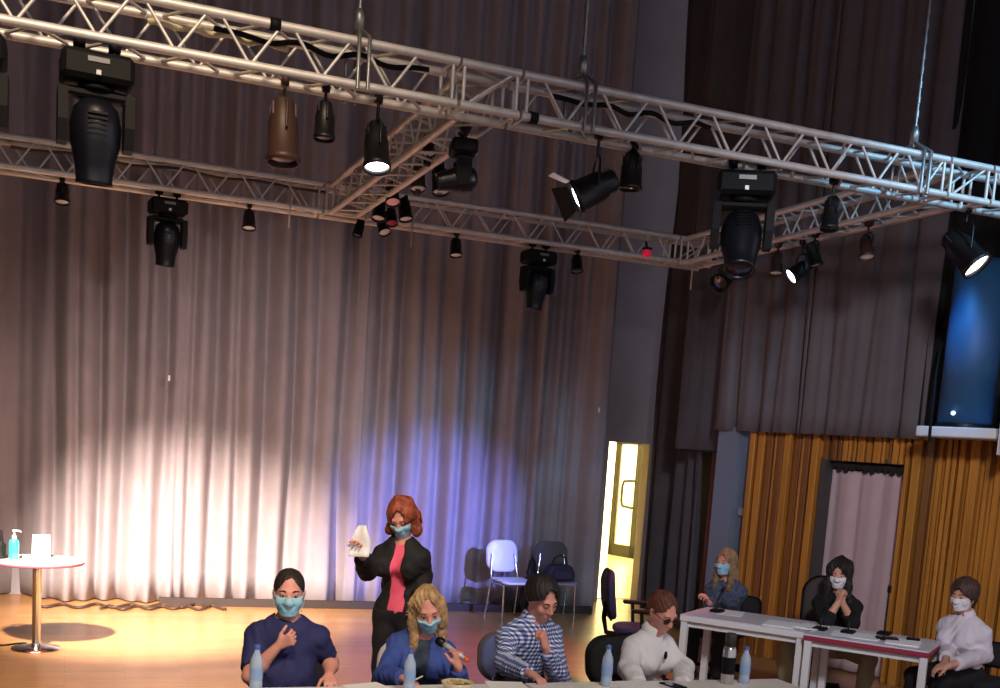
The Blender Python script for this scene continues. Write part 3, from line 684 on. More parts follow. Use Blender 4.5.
MB().lathe([(0, .004), (.05, 0), (.075, .03), (.085, .06), (.081, .06), (.07, .03), (.045, .008), (0, .008)], n=26).build('bowl', mat('beige_ceramic', (214, 202, 172), .4), t)
mb = MB(); r = random.Random(3)
for k in range(34):
    a = r.uniform(0, 6.28); q = r.uniform(0, .066); mb.sphere((q*math.cos(a), q*math.sin(a), .045+r.uniform(0, .014)), (.013, .01, .007), Matrix.Rotation(a, 3, 'Z'), 5)
o = mb.build('snacks', mat('snack_crumb', (198, 176, 120), .8, noise=.2), t); tag(o, kind='stuff')
t = thing('mobile_phone', 'black mobile phone on the front table before the person in white shirt', 'phone', at_z(673, 686, HT), .2); MB().box((0, 0, .005), (.04, .078, .0045), bev=.003).build('body', BLK, t); MB().box((0, 0, .0098), (.036, .07, .0006)).build('screen', LENSB, t)

# round table
tc = at_z(36, 649, 0); RTH = .785; rr = .385
t = thing('round_table', 'round white table on a chrome column at the left', 'table', (tc.x, tc.y, 0))
MB().lathe([(0, RTH), (rr-.006, RTH), (rr, RTH-.006)], n=64).build('table_top', WHITE, t)
MB().lathe([(rr, RTH-.006), (rr+.001, RTH-.022), (rr-.006, RTH-.03), (0, RTH-.03)], n=64).build('edge_band', mat('pinkish_red_edge', (196, 90, 110), .5), t)
MB().lathe([(0, RTH-.03), (.09, RTH-.03), (.09, RTH-.045), (.036, RTH-.055), (.036, .06), (.042, .03), (.0, .03)], n=28).build('column', CHROME, t)
MB().lathe([(0, .045), (.04, .042), (.12, .03), (.2, .014), (.205, .004), (.2, 0), (0, 0)], n=48).build('base_plate', CHROME, t)
def on_round(px, dy): p = at_z(px, 555, RTH); return Vector((at_y(px, 552, tc.y+dy).x, tc.y+dy, RTH))
p = on_round(14, -.02); t = thing('sanitizer_bottle', 'green hand sanitizer bottle with white pump on the round table', 'bottle', p)
GRN = mat('green_gel', (40, 180, 150), .2, spec=.6, emit=0)
MB().lathe([(0, 0), (.038, 0), (.04, .008), (.04, .15), (.03, .168), (.014, .175), (0, .175)], n=24).build('bottle_body', GRN, t)
mb = MB(); mb.lathe([(0, .174), (.017, .174), (.017, .2), (.006, .203), (.006, .235), (.014, .238), (.014, .25), (0, .252)], n=16); mb.tube([(0, 0, .244), (.045, -.01, .246), (.052, -.012, .236)], .0055); mb.build('pump', WPAINT, t)
p = on_round(41, .14); t = thing('table_card', 'white folded card standing at the back of the round table', 'card', p, .15)
mb = MB(); mb.add([(-.07, -.03, 0), (.07, -.03, 0), (.07, 0, .2), (-.07, 0, .2), (-.07, .03, 0), (.07, .03, 0), (-.068, -.027, 0), (.068, -.027, 0), (.068, 0, .196), (-.068, 0, .196), (-.068, .027, 0), (.068, .027, 0)],
  [(0, 1, 2, 3), (3, 2, 5, 4), (7, 6, 9, 8), (8, 9, 10, 11), (0, 6, 7, 1), (4, 5, 11, 10)]); mb.build('card_panels', PAPER, t)
p = on_round(-5, .0); t = thing('camera_bag', 'black bag with raised top at the left picture edge on the round table', 'bag', p)
MB().box((0, 0, .075), (.085, .06, .075), bev=.03).build('bag_body', BLK, t)
MB().tube([(-.05, 0, .14), (-.045, 0, .23), (0, 0, .262), (.045, 0, .23), (.05, 0, .14)], .016).build('handle', BLK, t)
MB().box((0, -.062, .06), (.05, .008, .035), bev=.006).build('pocket', BLKM, t)

# chairs
def rounded_panel(mb, w, h, t, M, n=10, rad=.06, bend=0.):
    """a rounded rectangle in M's xy plane, thickness along z, bent about y"""
    pts = []
    for cx, cy, a0 in ((w/2-rad, h/2-rad, 0), (-w/2+rad, h/2-rad, PI/2), (-w/2+rad, -h/2+rad, PI), (w/2-rad, -h/2+rad, 1.5*PI)):
        for k in range(n+1): a = a0+PI/2*k/n; pts.append((cx+rad*math.cos(a), cy+rad*math.sin(a)))
    rings = [(1, 0), (1, 1)]; vs = []; N = len(pts)
    lay = [(.0, -t/2), (.5, -t/2), (.9, -t/2), (1., -t/4), (1., t/4), (.9, t/2), (.5, t/2), (0., t/2)]
    for s, z in lay:
        for x, y in pts:
            X_, Y_ = x*s, y*s; vs.append(M @ Vector((X_, Y_, z+bend*(X_/(w/2))**2)))
    fs = []
    for i in range(len(lay)-1):
        for k in range(N): k2 = (k+1) % N; fs.append((i*N+k, i*N+k2, (i+1)*N+k2, (i+1)*N+k))
    mb.add(vs, fs, 0, True); return mb
def shell_chair(label, loc, rz, sm, bm, lm, back=True, group=None, h=.45):
    t = thing('shell_chair', label, 'chair', (loc[0], loc[1], 0), rz, group)
    MB_ = MB(); rounded_panel(MB_, .43, .42, .03, M4(Matrix.Rotation(-.04, 3, 'X'), (0, 0.02, h)), rad=.09, bend=.012); MB_.build('seat', sm, t)
    MB_ = MB(); rounded_panel(MB_, .42, .38, .024, M4(Matrix.Rotation(PI/2+.18, 3, 'X'), (0, -.245, h+.27)), rad=.13, bend=-.035 if False else .03); MB_.build('backrest', bm, t)
    for sx in (-1, 1):
        mb = MB(); mb.tube([(sx*.19, .19, 0), (sx*.185, .17, h-.03)], .012); mb.build('leg', lm, t)
        mb = MB(); mb.tube([(sx*.2, -.24, 0), (sx*.185, -.15, h-.03), (sx*.17, -.2, h+.1), (sx*.15, -.235, h+.3)], .012); mb.build('leg', lm, t)
    mb = MB()
    for sx in (-1, 1): mb.tube([(sx*.185, .17, h-.03), (sx*.185, -.15, h-.03)], .011)
    mb.tube([(-.185, -.15, h-.03), (.185, -.15, h-.03)], .011); mb.tube([(-.185, .15, h-.03), (.185, .15, h-.03)], .011); mb.build('seat_frame', lm, t)
    return t
WSH = mat('white_shell_plastic', (214, 210, 222), .4); BLUEF = mat('blue_upholstery', (92, 104, 158), .85, bump=.2, bscale=150); NAVYF = mat('navy_mesh', (38, 38, 74), .8, bump=.3, bscale=200); BLKF = mat('black_fabric', (24, 23, 26), .85, bump=.2, bscale=150); GREYF = mat('grey_fabric', (84, 80, 82), .85, bump=.2, bscale=150)
f = at_z(498, 622, 0)
shell_chair('empty white chair with rounded back in front of the blue lit curtain', (f.x+.22, f.y+.22), PI+.12, WSH, WSH, CHROME)
c2p = at_y(556, 585, 11.95)
shell_chair('chair with grey back and a dark bag on its seat, beside the doorway', (c2p.x, c2p.y), PI-.1, mat('lilac_grey_plastic', (150, 146, 172), .5), GREYF, CHROME)
def bag(label, loc, rz, w, d, h):
    t = thing('shoulder_bag', label, 'bag', loc, rz)
    mb = MB(); prof = [(-w/2, 0), (w/2, 0), (w/2*1.04, h*.45), (w/2*.8, h*.86), (w*.28, h), (-w*.28, h), (-w/2*.8, h*.86), (-w/2*1.04, h*.45)]
    M = Matrix(((1, 0, 0, 0), (0, 0, 1, 0), (0, 1, 0, 0), (0, 0, 0, 1)))
    mb.prism(prof, -d/2, d/2, M); o = mb.build('bag_body', mat('dark_plum_nylon', (40, 32, 54), .6, noise=.2, nscale=12), t)
    b = o.modifiers.new('soft_edge', 'BEVEL'); b.width = .02; b.segments = 3
    MB().tube([(-w*.3, 0, h*.9), (-w*.22, .0, h*1.35), (0, 0, h*1.55), (w*.22, 0, h*1.35), (w*.3, 0, h*.9)], .011).build('strap', BLKF, t)
    MB().box((0, -d/2-.008, h*.4), (w*.32, .01, h*.25), bev=.008).build('front_pocket', mat('plum_pocket', (58, 46, 78), .6), t); return t
bag('dark plum bag lying on the seat of the chair by the doorway', (c2p.x+.0, c2p.y-.06, .468), .1, .36, .16, .2)
p = at_y(530, 575, 12.0); t = thing('backpack', 'black rucksack standing on the floor between the two back chairs', 'bag', (p.x+.02, p.y, 0))
mb = MB(); mb.sphere((0, 0, .27), (.13, .1, .27), n=14); mb.build('bag_body', BLKF, t); mb = MB(); mb.sphere((0, -.08, .18), (.09, .06, .13), n=10); mb.build('front_pocket', BLK, t)
MB().tube([(-.05, .02, .52), (-.03, .0, .68), (.0, 0, .72), (.03, 0, .68), (.05, .02, .52)], .014).build('strap', BLK, t)
MB().sphere((.0, -.105, .4), .012, n=6).build('buckle', CHROME, t)

def office_chair(label, loc, rz, fab, frm, arms=True, hb=.98, seat=.47, wide=.44, group=None):
    t = thing('office_chair', label, 'chair', (loc[0], loc[1], 0), rz, group)
    m = MB(); rounded_panel(m, .47, .46, .07, M4(Matrix.Identity(3), (0, .02, seat)), rad=.12, bend=.012); m.build('seat', fab, t)
    hgt = hb-seat-.1
    m = MB(); rounded_panel(m, wide, hgt, .055, M4(Matrix.Rotation(PI/2+.12, 3, 'X'), (0, -.25, seat+.1+hgt/2)), rad=min(.16, hgt*.4), bend=.05); bk = m.build('backrest', fab, t)
    m = MB(); rounded_panel(m, wide+.03, hgt+.03, .03, M4(Matrix.Rotation(PI/2+.12, 3, 'X'), (0, -.272, seat+.1+hgt/2)), rad=min(.17, hgt*.42), bend=.05); m.build('back_shell', frm, bk)
    MB().tube([(0, -.1, seat-.05), (0, -.28, seat-.03), (0, -.31, seat+.1), (0, -.3, seat+.25)], .022).build('back_support', frm, t)
    if arms:
        for sx in (-1, 1):
            a = MB().tube([(sx*.24, .0, seat-.04), (sx*.29, .0, seat-.02), (sx*.29, -.02, seat+.2)], .016).build('arm_post', frm, t)
            m = MB(); m.box((sx*.29, .02, seat+.215), (.035, .13, .016), bev=.012); m.build('arm_pad', frm, a)
    MB().lathe([(.05, seat-.05), (.05, seat-.08), (.028, seat-.09), (.028, .14), (.05, .12), (.05, .07), (0, .07)], n=16).build('column', frm, t)
    m = MB()
    for k in range(5):
        a = 2*PI*k/5+.3; m.tube([(0, 0, .1), (.29*math.cos(a), .29*math.sin(a), .07)], [.026, .016])
    b = m.build('star_base', frm, t)
    for k in range(5):
        a = 2*PI*k/5+.3; m = MB(); c = Vector((.29*math.cos(a), .29*math.sin(a), .029))
        m.lathe([(0, -.022), (.029, -.022), (.029, .022), (0, .022)], M4(frame((-math.sin(a+.6), math.cos(a+.6), 0)), c), 14); m.build('caster', BLK, b)
    return t
q = at_y(622, 600, 8.6)
office_chair('empty navy office chair with armrests standing before the lit doorway', (q.x+.18, q.y), -PI/2-.35, NAVYF, BLK, hb=1.0)
# ------------------------------------------------------------------ people: one implicit surface per body, clothing as shells over it
def smin(a, b, k):
    if k <= 0: return np.minimum(a, b)
    h = np.maximum(k-np.abs(a-b), 0)/k
    return np.minimum(a, b)-h*h*k*.25
def surface_nets(D, org, h):
    s = D < 0; c = np.zeros(tuple(n-1 for n in D.shape), np.int8)
    for i in (0, 1):
        for j in (0, 1):
            for k in (0, 1): c += s[i:s.shape[0]-1+i, j:s.shape[1]-1+j, k:s.shape[2]-1+k]
    act = (c > 0) & (c < 8); idx = np.full(c.shape, -1, np.int32); ii, jj, kk = np.nonzero(act); n = len(ii); idx[ii, jj, kk] = np.arange(n)
    acc = np.zeros((n, 3)); w = np.zeros(n)
    cor = [(0, 0, 0), (1, 0, 0), (0, 1, 0), (1, 1, 0), (0, 0, 1), (1, 0, 1), (0, 1, 1), (1, 1, 1)]
    for a, b in ((0, 1), (2, 3), (4, 5), (6, 7), (0, 2), (1, 3), (4, 6), (5, 7), (0, 4), (1, 5), (2, 6), (3, 7)):
        A, B = cor[a], cor[b]; da = D[ii+A[0], jj+A[1], kk+A[2]]; db = D[ii+B[0], jj+B[1], kk+B[2]]; m = (da < 0) != (db < 0)
        t = np.where(m, da/np.where(m, da-db, 1), 0)
        for ax in range(3): acc[:, ax] += np.where(m, A[ax]+(B[ax]-A[ax])*t, 0)
        w += m
    V = (np.stack([ii, jj, kk], 1)+acc/w[:, None])*h+np.array(org); F = []
    for ax in range(3):
        o = [a for a in range(3) if a != ax]
        sl0 = [slice(1, -1)]*3; sl1 = [slice(1, -1)]*3; sl0[ax] = slice(0, -1); sl1[ax] = slice(1, None)
        a0 = s[tuple(sl0)]; m = a0 != s[tuple(sl1)]; P = np.nonzero(m); ins = a0[P]
        base = [P[0].copy(), P[1].copy(), P[2].copy()]
        for q in o: base[q] = base[q]+1
        def cell(d1, d2):
            b = [x.copy() for x in base]; b[o[0]] -= d1; b[o[1]] -= d2; return idx[b[0], b[1], b[2]]
        q = np.stack([cell(1, 1), cell(0, 1), cell(0, 0), cell(1, 0)], 1)
        flip = ins if ax != 1 else ~ins
        q[~flip] = q[~flip][:, ::-1]; F.append(q)
    return V, np.concatenate(F)
def np_mesh(name, V, F, m, parent, noise=None):
    me = bpy.data.meshes.new(name); nv, nf = len(V), len(F)
    me.vertices.add(nv); me.vertices.foreach_set('co', V.astype(np.float32).ravel()); me.loops.add(nf*4); me.loops.foreach_set('vertex_index', F.astype(np.int32).ravel())
    me.polygons.add(nf); me.polygons.foreach_set('loop_start', np.arange(0, nf*4, 4, dtype=np.int32))
    me.polygons.foreach_set('use_smooth', np.ones(nf, bool)); me.update(calc_edges=True); me.validate()
    me.materials.append(m); o = bpy.data.objects.new(name, me); C.objects.link(o); o.parent = parent; return o
A3 = lambda v: np.array(tuple(v), float)
class Prim: pass
def cap(a, b, ra, rb, tag_='', k=.02, sq=None):
    p = Prim(); p.t = 'cap'; p.a, p.b, p.ra, p.rb, p.tag, p.k = A3(a), A3(b), ra, rb, tag_, k
    p.sq = (A3(sq[0])/np.linalg.norm(A3(sq[0])), sq[1]) if sq is not None else None; return p
def ell(c, r, tag_='', R=None, k=.02):
    p = Prim(); p.t = 'ell'; p.c, p.r, p.R, p.tag, p.k = A3(c), np.array(r, float), (np.array(R) if R is not None else np.eye(3)), tag_, k; return p
def bounds(p, inf):
    if p.t == 'cap':
        r = max(p.ra, p.rb)+inf; f = max(1, p.sq[1]) if p.sq is not None else 1
        return np.minimum(p.a, p.b)-r*f, np.maximum(p.a, p.b)+r*f
    e = np.abs(p.R) @ (p.r+inf); return p.c-e, p.c+e
def dist(p, X, Y, Z, inf):
    if p.t == 'cap':
        x, y, z = X-p.a[0], Y-p.a[1], Z-p.a[2]; ba = p.b-p.a
        if p.sq is not None:
            n, q = p.sq; d = (x*n[0]+y*n[1]+z*n[2])*(1/q-1); x = x+n[0]*d; y = y+n[1]*d; z = z+n[2]*d; ba = ba+n*(ba@n)*(1/q-1)
        t = np.clip((x*ba[0]+y*ba[1]+z*ba[2])/max(ba@ba, 1e-9), 0, 1)
        return np.sqrt((x-t*ba[0])**2+(y-t*ba[1])**2+(z-t*ba[2])**2)-(p.ra+(p.rb-p.ra)*t)-inf
    x, y, z = X-p.c[0], Y-p.c[1], Z-p.c[2]; R = p.R; r = p.r+inf
    u = x*R[0, 0]+y*R[1, 0]+z*R[2, 0]; v = x*R[0, 1]+y*R[1, 1]+z*R[2, 1]; w = x*R[0, 2]+y*R[1, 2]+z*R[2, 2]
    k0 = np.sqrt((u/r[0])**2+(v/r[1])**2+(w/r[2])**2); k1 = np.sqrt((u/r[0]**2)**2+(v/r[1]**2)**2+(w/r[2]**2)**2)
    return k0*(k0-1)/np.maximum(k1, 1e-9)
def solve(prims, h, inf=0., cuts=None, post=None, infl=None):
    """union of the primitives; cuts: {tag: [(point, normal)]} trims a primitive; post(D,X,Y,Z) edits the field"""
    B = [bounds(p, inf+(infl.get(p.tag, 0) if infl else 0)) for p in prims]; lo = np.min([b[0] for b in B], 0)-.03; hi = np.max([b[1] for b in B], 0)+.03
    n = np.ceil((hi-lo)/h).astype(int)+1; D = np.full(n, 1., np.float32)
    ax = [lo[i]+h*np.arange(n[i]) for i in range(3)]
    for p, b in zip(prims, B):
        i0 = np.maximum(np.floor((b[0]-lo-.035)/h).astype(int), 0); i1 = np.minimum(np.ceil((b[1]-lo+.035)/h).astype(int)+1, n)
        s = tuple(slice(a, c) for a, c in zip(i0, i1)); X, Y, Z = ax[0][s[0]][:, None, None], ax[1][s[1]][None, :, None], ax[2][s[2]][None, None, :]
        d = dist(p, X, Y, Z, inf+(infl.get(p.tag, 0) if infl else 0))
        if cuts and p.tag in cuts:
            for pt, nn in cuts[p.tag]: pt = A3(pt); d = np.maximum(d, (X-pt[0])*nn[0]+(Y-pt[1])*nn[1]+(Z-pt[2])*nn[2])
        D[s] = smin(D[s], d, p.k)
    X, Y, Z = ax[0][:, None, None], ax[1][None, :, None], ax[2][None, None, :]
    if post is not None: D = post(D, X, Y, Z).astype(np.float32)
    return surface_nets(D, lo, h)
def rot(ax, a):
    return Matrix.Rotation(a, 3, ax)
def hand_(W, d, n, u, curl=.35, spread=.1, s=1., tag_='hand', thumb=.5):
    """W wrist, d towards the knuckles, n the side the palm looks at, u towards the thumb"""
    W, d, n = Vector(W), Vector(d).normalized(), Vector(n); n0 = (n-d*n.dot(d)).normalized(); u = Vector(u); u = (u-d*u.dot(d)-n0*u.dot(n0)).normalized(); P = []
    L = (.082, .092, .086, .068); K = (.088, .092, .088, .08)
    for i in range(4):
        off = (.033-.0215*i)*s; P.append(cap(W+u*(off*.5)+d*.012*s, W+u*off+d*K[i]*s, .0135*s, .0115*s, tag_, .014))
        dd = (d+u*(spread*(1.2-.8*i))).normalized(); q = W+u*off+d*K[i]*s; c = curl*(1+.1*i); n = (n0-dd*n0.dot(dd)).normalized()
        for fr, rr in ((.45, .0094), (.31, .0086), (.24, .0077)):
            d2 = (dd*math.cos(c)+n*math.sin(c)).normalized(); n = (n*math.cos(c)-dd*math.sin(c)).normalized(); dd = d2
            e = q+dd*(L[i]*fr*s); P.append(cap(q, e, rr*s, (rr-.0008)*s, tag_, .004)); q = e
    t0 = W+u*.02*s+d*.022*s; t1 = t0+(u*.8+d*.6+n0*.25).normalized()*.042*s; dt = (u*(.55-.3*thumb)+d*.85+n0*thumb*.7).normalized(); t2 = t1+dt*.033*s; t3 = t2+(dt+n0*.25).normalized()*.027*s
    return P+[cap(t0, t1, .0165*s, .0125*s, tag_, .014), cap(t1, t2, .0115*s, .0105*s, tag_, .004), cap(t2, t3, .0105*s, .0085*s, tag_, .003)]
def ik(S, W, l1, l2, pole):
    S, W, pole = Vector(S), Vector(W), Vector(pole); v = W-S; D = v.length; D2 = min(D, (l1+l2)*.995); dv = v/D
    a = (l1*l1-l2*l2+D2*D2)/(2*D2); hh = math.sqrt(max(l1*l1-a*a, 1e-6)); pl = pole-dv*pole.dot(dv); pl.normalize()
    return S+dv*a+pl*hh, S+dv*D2
def head_prims(hc, R, s, ears=True):
    hc = Vector(hc); q = lambda x, y, z: hc+R @ (Vector((x, y, z))*s); Rn = np.array([[R[i][j] for j in range(3)] for i in range(3)])
    e = lambda c, r, k=.02: ell(q(*c), [x*s for x in r], 'head', Rn, k)
    P = [e((0, -.018, .033), (.071, .096, .086)), e((0, .022, -.03), (.056, .072, .09), .03), e((0, .062, -.094), (.026, .024, .022), .03),
         cap(q(0, .09, .012), q(0, .109, -.026), .0085*s, .0125*s, 'head', .012), e((-.012, .1, -.03), (.008, .008, .007), .008), e((.012, .1, -.03), (.008, .008, .007), .008),
         cap(q(-.036, .08, .026), q(.036, .08, .026), .012*s, .012*s, 'head', .018), cap(q(-.018, .086, -.057), q(.018, .086, -.057), .008*s, .008*s, 'head', .006), cap(q(-.015, .085, -.069), q(.015, .085, -.069), .009*s, .009*s, 'head', .006),
         e((-.04, .062, -.025), (.022, .022, .024), .02), e((-.031, .082, .0135), (.0155, .012, .0075), .008), e((.031, .082, .0135), (.0155, .012, .0075), .008), e((.04, .062, -.025), (.022, .022, .024), .02)]
    if ears:
        for sx in (-1, 1): P += [e((sx*.071, -.008, -.008), (.008, .02, .031), .006), e((sx*.075, -.016, .004), (.007, .015, .018), .006)]
    return P
def build_person(label, head_px, head_y, face, group=None, seat=.46, stand=False, S=1., bulk=1., lean=0., side=0., twist=0., head_rot=(0, 0, 0), skin=SKIN, fem=False, arms=None,
                 hair=None, top=None, trousers=None, mask=None, hs=1., res=.0075, legs_open=.12, extra=None, head_shift=(0, 0, 0), shoe=None, legx=None):
    """arms: {'R': dict(px=(x,y,Y), pole=..)}; the person is placed so that the crown meets its sighted point"""
    g = dict(locals()); g['arms'] = arms or {}
    Rz = Matrix.Rotation(face-PI/2, 3, 'Z'); tgt = at_y(head_px[0], head_px[1], head_y)
    Ru = rot('Z', twist) @ rot('Y', side) @ rot('X', -lean); Rh = rot('Z', head_rot[2]) @ rot('Y', head_rot[1]) @ rot('X', -head_rot[0])
    for it in range(4 if stand else 1):
        piv = Vector((0, 0, .9*S if stand else seat+.1))
        def up(x, y, z, piv=piv, S=S): return piv+Ru @ (Vector((x, y, z))*S)
        nb = up(0, -.015, .50); hc = up(0, .015, .655)+Vector(head_shift); crown = hc+Rh @ Vector((0, -.018, .119*hs))
        if stand: S = S*tgt.z/crown.z
    off = Rz @ crown
    g.update(Rz=Rz, Ru=Ru, Rh=Rh, piv=piv, up=up, nb=nb, hc=hc, S=S, sw=(.142 if fem else .168)*(1+(bulk-1)*.5), loc=Vector((tgt.x-off.x, tgt.y-off.y, 0)), dz=tgt.z-crown.z)
    return _finish(g)
def _finish(L):
    g = dict(L); S, bulk, fem = g['S'], g['bulk'], g['fem']; up, Rz, hc, Rh, nb, sw = g['up'], g['Rz'], g['hc'], g['Rh'], g['nb'], g['sw']; hs = g['hs']; loc = g['loc']; stand = g['stand']; skin = g['skin']; res = g['res']
    dz = 0. if stand else g['dz']; label = g['label']
    root = thing('person', label, 'person', (loc.x, loc.y, 0), g['face']-PI/2, g['group'])
    lift = Vector((0, 0, dz)); U = lambda x, y, z: up(x, y, z)+lift
    hc = hc+lift; nb = nb+lift; pel = g['piv']+lift*(.6 if not stand else 1)
    W2L = lambda w: Rz.transposed() @ (Vector(w)-loc)
    fwd = g['Ru'] @ Vector((0, 1, 0)); sqn = fwd
    b = bulk; P = []
    dep = .66 if not fem else .62
    hw = .06 if fem else .07
    P += [cap(pel+Vector((-hw*S, 0, 0)), pel+Vector((hw*S, 0, 0)), .104*S*b, .104*S*b, 'hip', .05, (sqn, .85)),
          cap(pel+Vector((0, 0, .02)), U(0, -.01, .2), (.12 if fem else .135)*S*b, (.11 if fem else .135)*S*b, 'torso', .06, (sqn, .8 if b > 1.1 else dep+.1)),
          cap(U(0, -.01, .2), U(0, -.005, .36), (.112 if fem else .14)*S*b, (.122 if fem else .15)*S*(1+(b-1)*.6), 'torso', .06, (sqn, dep+.08)),
          cap(U(-sw*.55, -.01, .36), U(sw*.55, -.01, .36), .085*S, .085*S, 'torso', .06, (sqn, .9)),
          cap(U(-sw*.85, -.015, .395), U(-.028, -.02, .485), .044*S, .04*S, 'torso', .05), cap(U(sw*.85, -.015, .395), U(.028, -.02, .485), .044*S, .04*S, 'torso', .05)]
    if fem: P += [ell(U(sx*.075, .085, .315), (.062*S, .055*S, .062*S), 'torso', None, .05) for sx in (-1, 1)]
    elif b > 1.08: P += [ell(U(0, .09, .13), (.15*S*b, .11*S*b, .15*S), 'torso', None, .06)]
    nr = (.046 if fem else .056)*S
    P += [cap(nb-Vector((0, 0, .03)), hc+Rh @ Vector((0, -.018, -.05*hs)), nr*1.12, nr, 'neck', .03)]
    P += head_prims(hc, Rh, hs)
    # arms
    l1, l2 = .29*S, .255*S; ar = (.041 if fem else .05)*S*(1+(b-1)*.7)
    joints = {}
    for sd, sx in (('R', 1), ('L', -1)):
        sh = U(sx*sw, -.015, .378); spec = g['arms'].get(sd)
        if spec is None: spec = dict(local=(sx*(sw+.03), .05, .02), pole=(sx*.4, -.6, -.2))
        w = W2L(at_y(*spec['px'])) if 'px' in spec else U(*spec['local'])
        w = w+Vector(spec.get('add', (0, 0, 0)))
        el, wr = ik(sh, w, l1*spec.get('k', 1), l2*spec.get('k', 1), spec.get('pole', (sx*.4, -.5, -.6)))
        if 'elbow' in spec: el = W2L(at_y(*spec['elbow'])); wr = w
        hd = Vector(spec['dir']) if 'dir' in spec else (wr-el); pn = Vector(spec.get('palm', (0, 0, -1))); th = Vector(spec.get('thumb', (-sx, .3, 0)))
        joints[sd] = (sh, el, wr, hd.normalized(), pn, th)
        P += [cap(sh, el, ar*1.12, ar*.86, 'uarm'+sd, .03), ell(sh, (ar*1.16,)*3, 'uarm'+sd, None, .03), cap(el, el+(wr-el)*.35, ar*.86, ar*.86, 'farm'+sd, .02), cap(el+(wr-el)*.35, wr, ar*.86, .026*S, 'farm'+sd, .02)]
        P += hand_(wr, hd, pn, th, curl=spec.get('curl', .35), s=(.92 if fem else 1.)*S, thumb=spec.get('tc', .5))
    # legs
    lo_ = g['legs_open']
    for i, sx in enumerate((1, -1)):
        hp = pel+Vector((sx*.09*S, 0, -.01))
        if stand: kn = Vector((sx*lo_, .02, .48*S)); an = Vector((sx*lo_*1.0, -.02, .085*S)); toe = an+Vector((sx*.02, .14*S, -.05*S))
        else: kn = Vector((sx*(lo_+.02), .42*S, pel.z-.02)); an = Vector((sx*lo_, .40*S, .09)); toe = an+Vector((sx*.02, .15, -.055))
        if g['legx']: kn += Vector(g['legx'][i]); an += Vector(g['legx'][i])*.9; toe += Vector(g['legx'][i])*.9
        P += [cap(hp, kn, .086*S*b if not stand else .082*S, .056*S, 'thigh', .03), cap(kn, kn+(an-kn)*.35, .055*S, .056*S, 'shin', .02), cap(kn+(an-kn)*.35, an, .056*S, .036*S, 'shin', .02),
              cap(an+Vector((0, -.03, -.045)), toe, .036*S, .03*S, 'foot', .02), ]
    body_res = res
    V, F = solve(P, res); np_mesh('body', V, F, skin, root)
    # face
    q = lambda x, y, z: hc+Rh @ (Vector((x, y, z))*hs)
    for sx in (-1, 1):
        mb = MB(); mb.sphere(q(sx*.031, .0815, .004), (.0115*hs, .0115*hs, .0075*hs), Rh, 8); ey = mb.build('eye', EYEW, root)
        mb = MB(); mb.sphere(q(sx*.031, .0895, .0035), (.0058*hs, .005*hs, .0058*hs), Rh, 6); mb.build('iris', IRIS, ey)
    brow = mat('brow_'+('dark' if (g['hair'] or {}).get('rgb', (0, 0, 0))[0] < 80 else 'light'), (44, 32, 26) if (g['hair'] or {}).get('rgb', (0, 0, 0))[0] < 80 else (120, 86, 58), .8)
    for sx in (-1, 1): MB().tube([q(sx*.016, .0945, .027), q(sx*.032, .0925, .032), q(sx*.048, .08, .027)], .004*hs, 6).build('eyebrow', brow, root)
    # hair
    hr = g['hair']
    if hr:
        hm = mat('hair_%d_%d_%d' % hr['rgb'], hr['rgb'], .65, noise=hr.get('nz', .4), nscale=26, bump=.35, bscale=70)
        Rn = np.array([[Rh[i][j] for j in range(3)] for i in range(3)]); th_ = hr.get('t', .012)
        H = [ell(q(0, -.02, .036), [x*hs+th_ for x in (.071, .096, .086)], 'hair', Rn, .02)]
        ln = hr.get('len', 0)
        if ln:
            wd = hr.get('w', .075)
            for sx in (-1, 1):
                H += [cap(q(sx*.066, -.0, .03), q(sx*.085, .012, -.09), .03, .032, 'hair', .03), cap(q(sx*.085, .012, -.09), q(sx*wd*1.1, .03, -.1)+Vector((0, .01, -(ln-.1))), .034, .022, 'hair', .03)]
                H += [cap(q(sx*.06, -.06, 0), q(sx*.07, -.065, -.1)+Vector((0, -.02, -(ln-.08))), .04, .026, 'hair', .03)]
            H += [cap(q(0, -.075, 0), q(0, -.08, -.1)+Vector((0, -.02, -(ln-.06))), .05, .03, 'hair', .03)]
        if hr.get('tail'): H += [cap(q(0, -.1, .02), q(0, -.13, -.05), .028, .03, 'hair', .02), cap(q(0, -.13, -.05), q(0, -.125, -.17), .03, .012, 'hair', .02)]
        if hr.get('vol'): H += [ell(q(0, -.015, .05), [x*hs+th_+hr['vol'] for x in (.07, .085, .075)], 'hair', Rn, .03)]
        fr = hr.get('front', .03); fw = hr.get('fw', .062)
        fe = ell(q(0, .1, -.045), (fw*hs, .085*hs, (.045+fr+.045)*hs), '', Rn)
        zc = hr.get('nape', -.06)
        def post(D, X, Y, Z):
            D = np.maximum(D, -(dist(fe, X, Y, Z, 0)+.004*np.sin(X*120+Z*60)))
            if not ln:
                c_ = q(0, -.05, zc); n_ = Rh @ Vector((0, .55, -.83)); D = np.maximum(D, (X-c_.x)*n_.x+(Y-c_.y)*n_.y+(Z-c_.z)*n_.z)
            wv = hr.get('wave', .0015)
            tx, ty = X-hc.x, Y-hc.y; an = np.arctan2(tx, ty+.02)
            return D+wv*np.sin(X*55+Y*25+Z*hr.get('wz', 12))+wv*.8*np.sin(X*-30+Y*60+Z*hr.get('wz', 12)*1.6)+(.003 if ln > .1 else .0014)*np.sin(an*23+9*np.sin(Z*14))+(.002 if ln > .1 else .001)*np.sin(an*41+5*np.sin(Z*23+1))
        V, F = solve(H, .005, post=post); np_mesh('hair', V, F, hm, root)
        if hr.get('bald'): pass
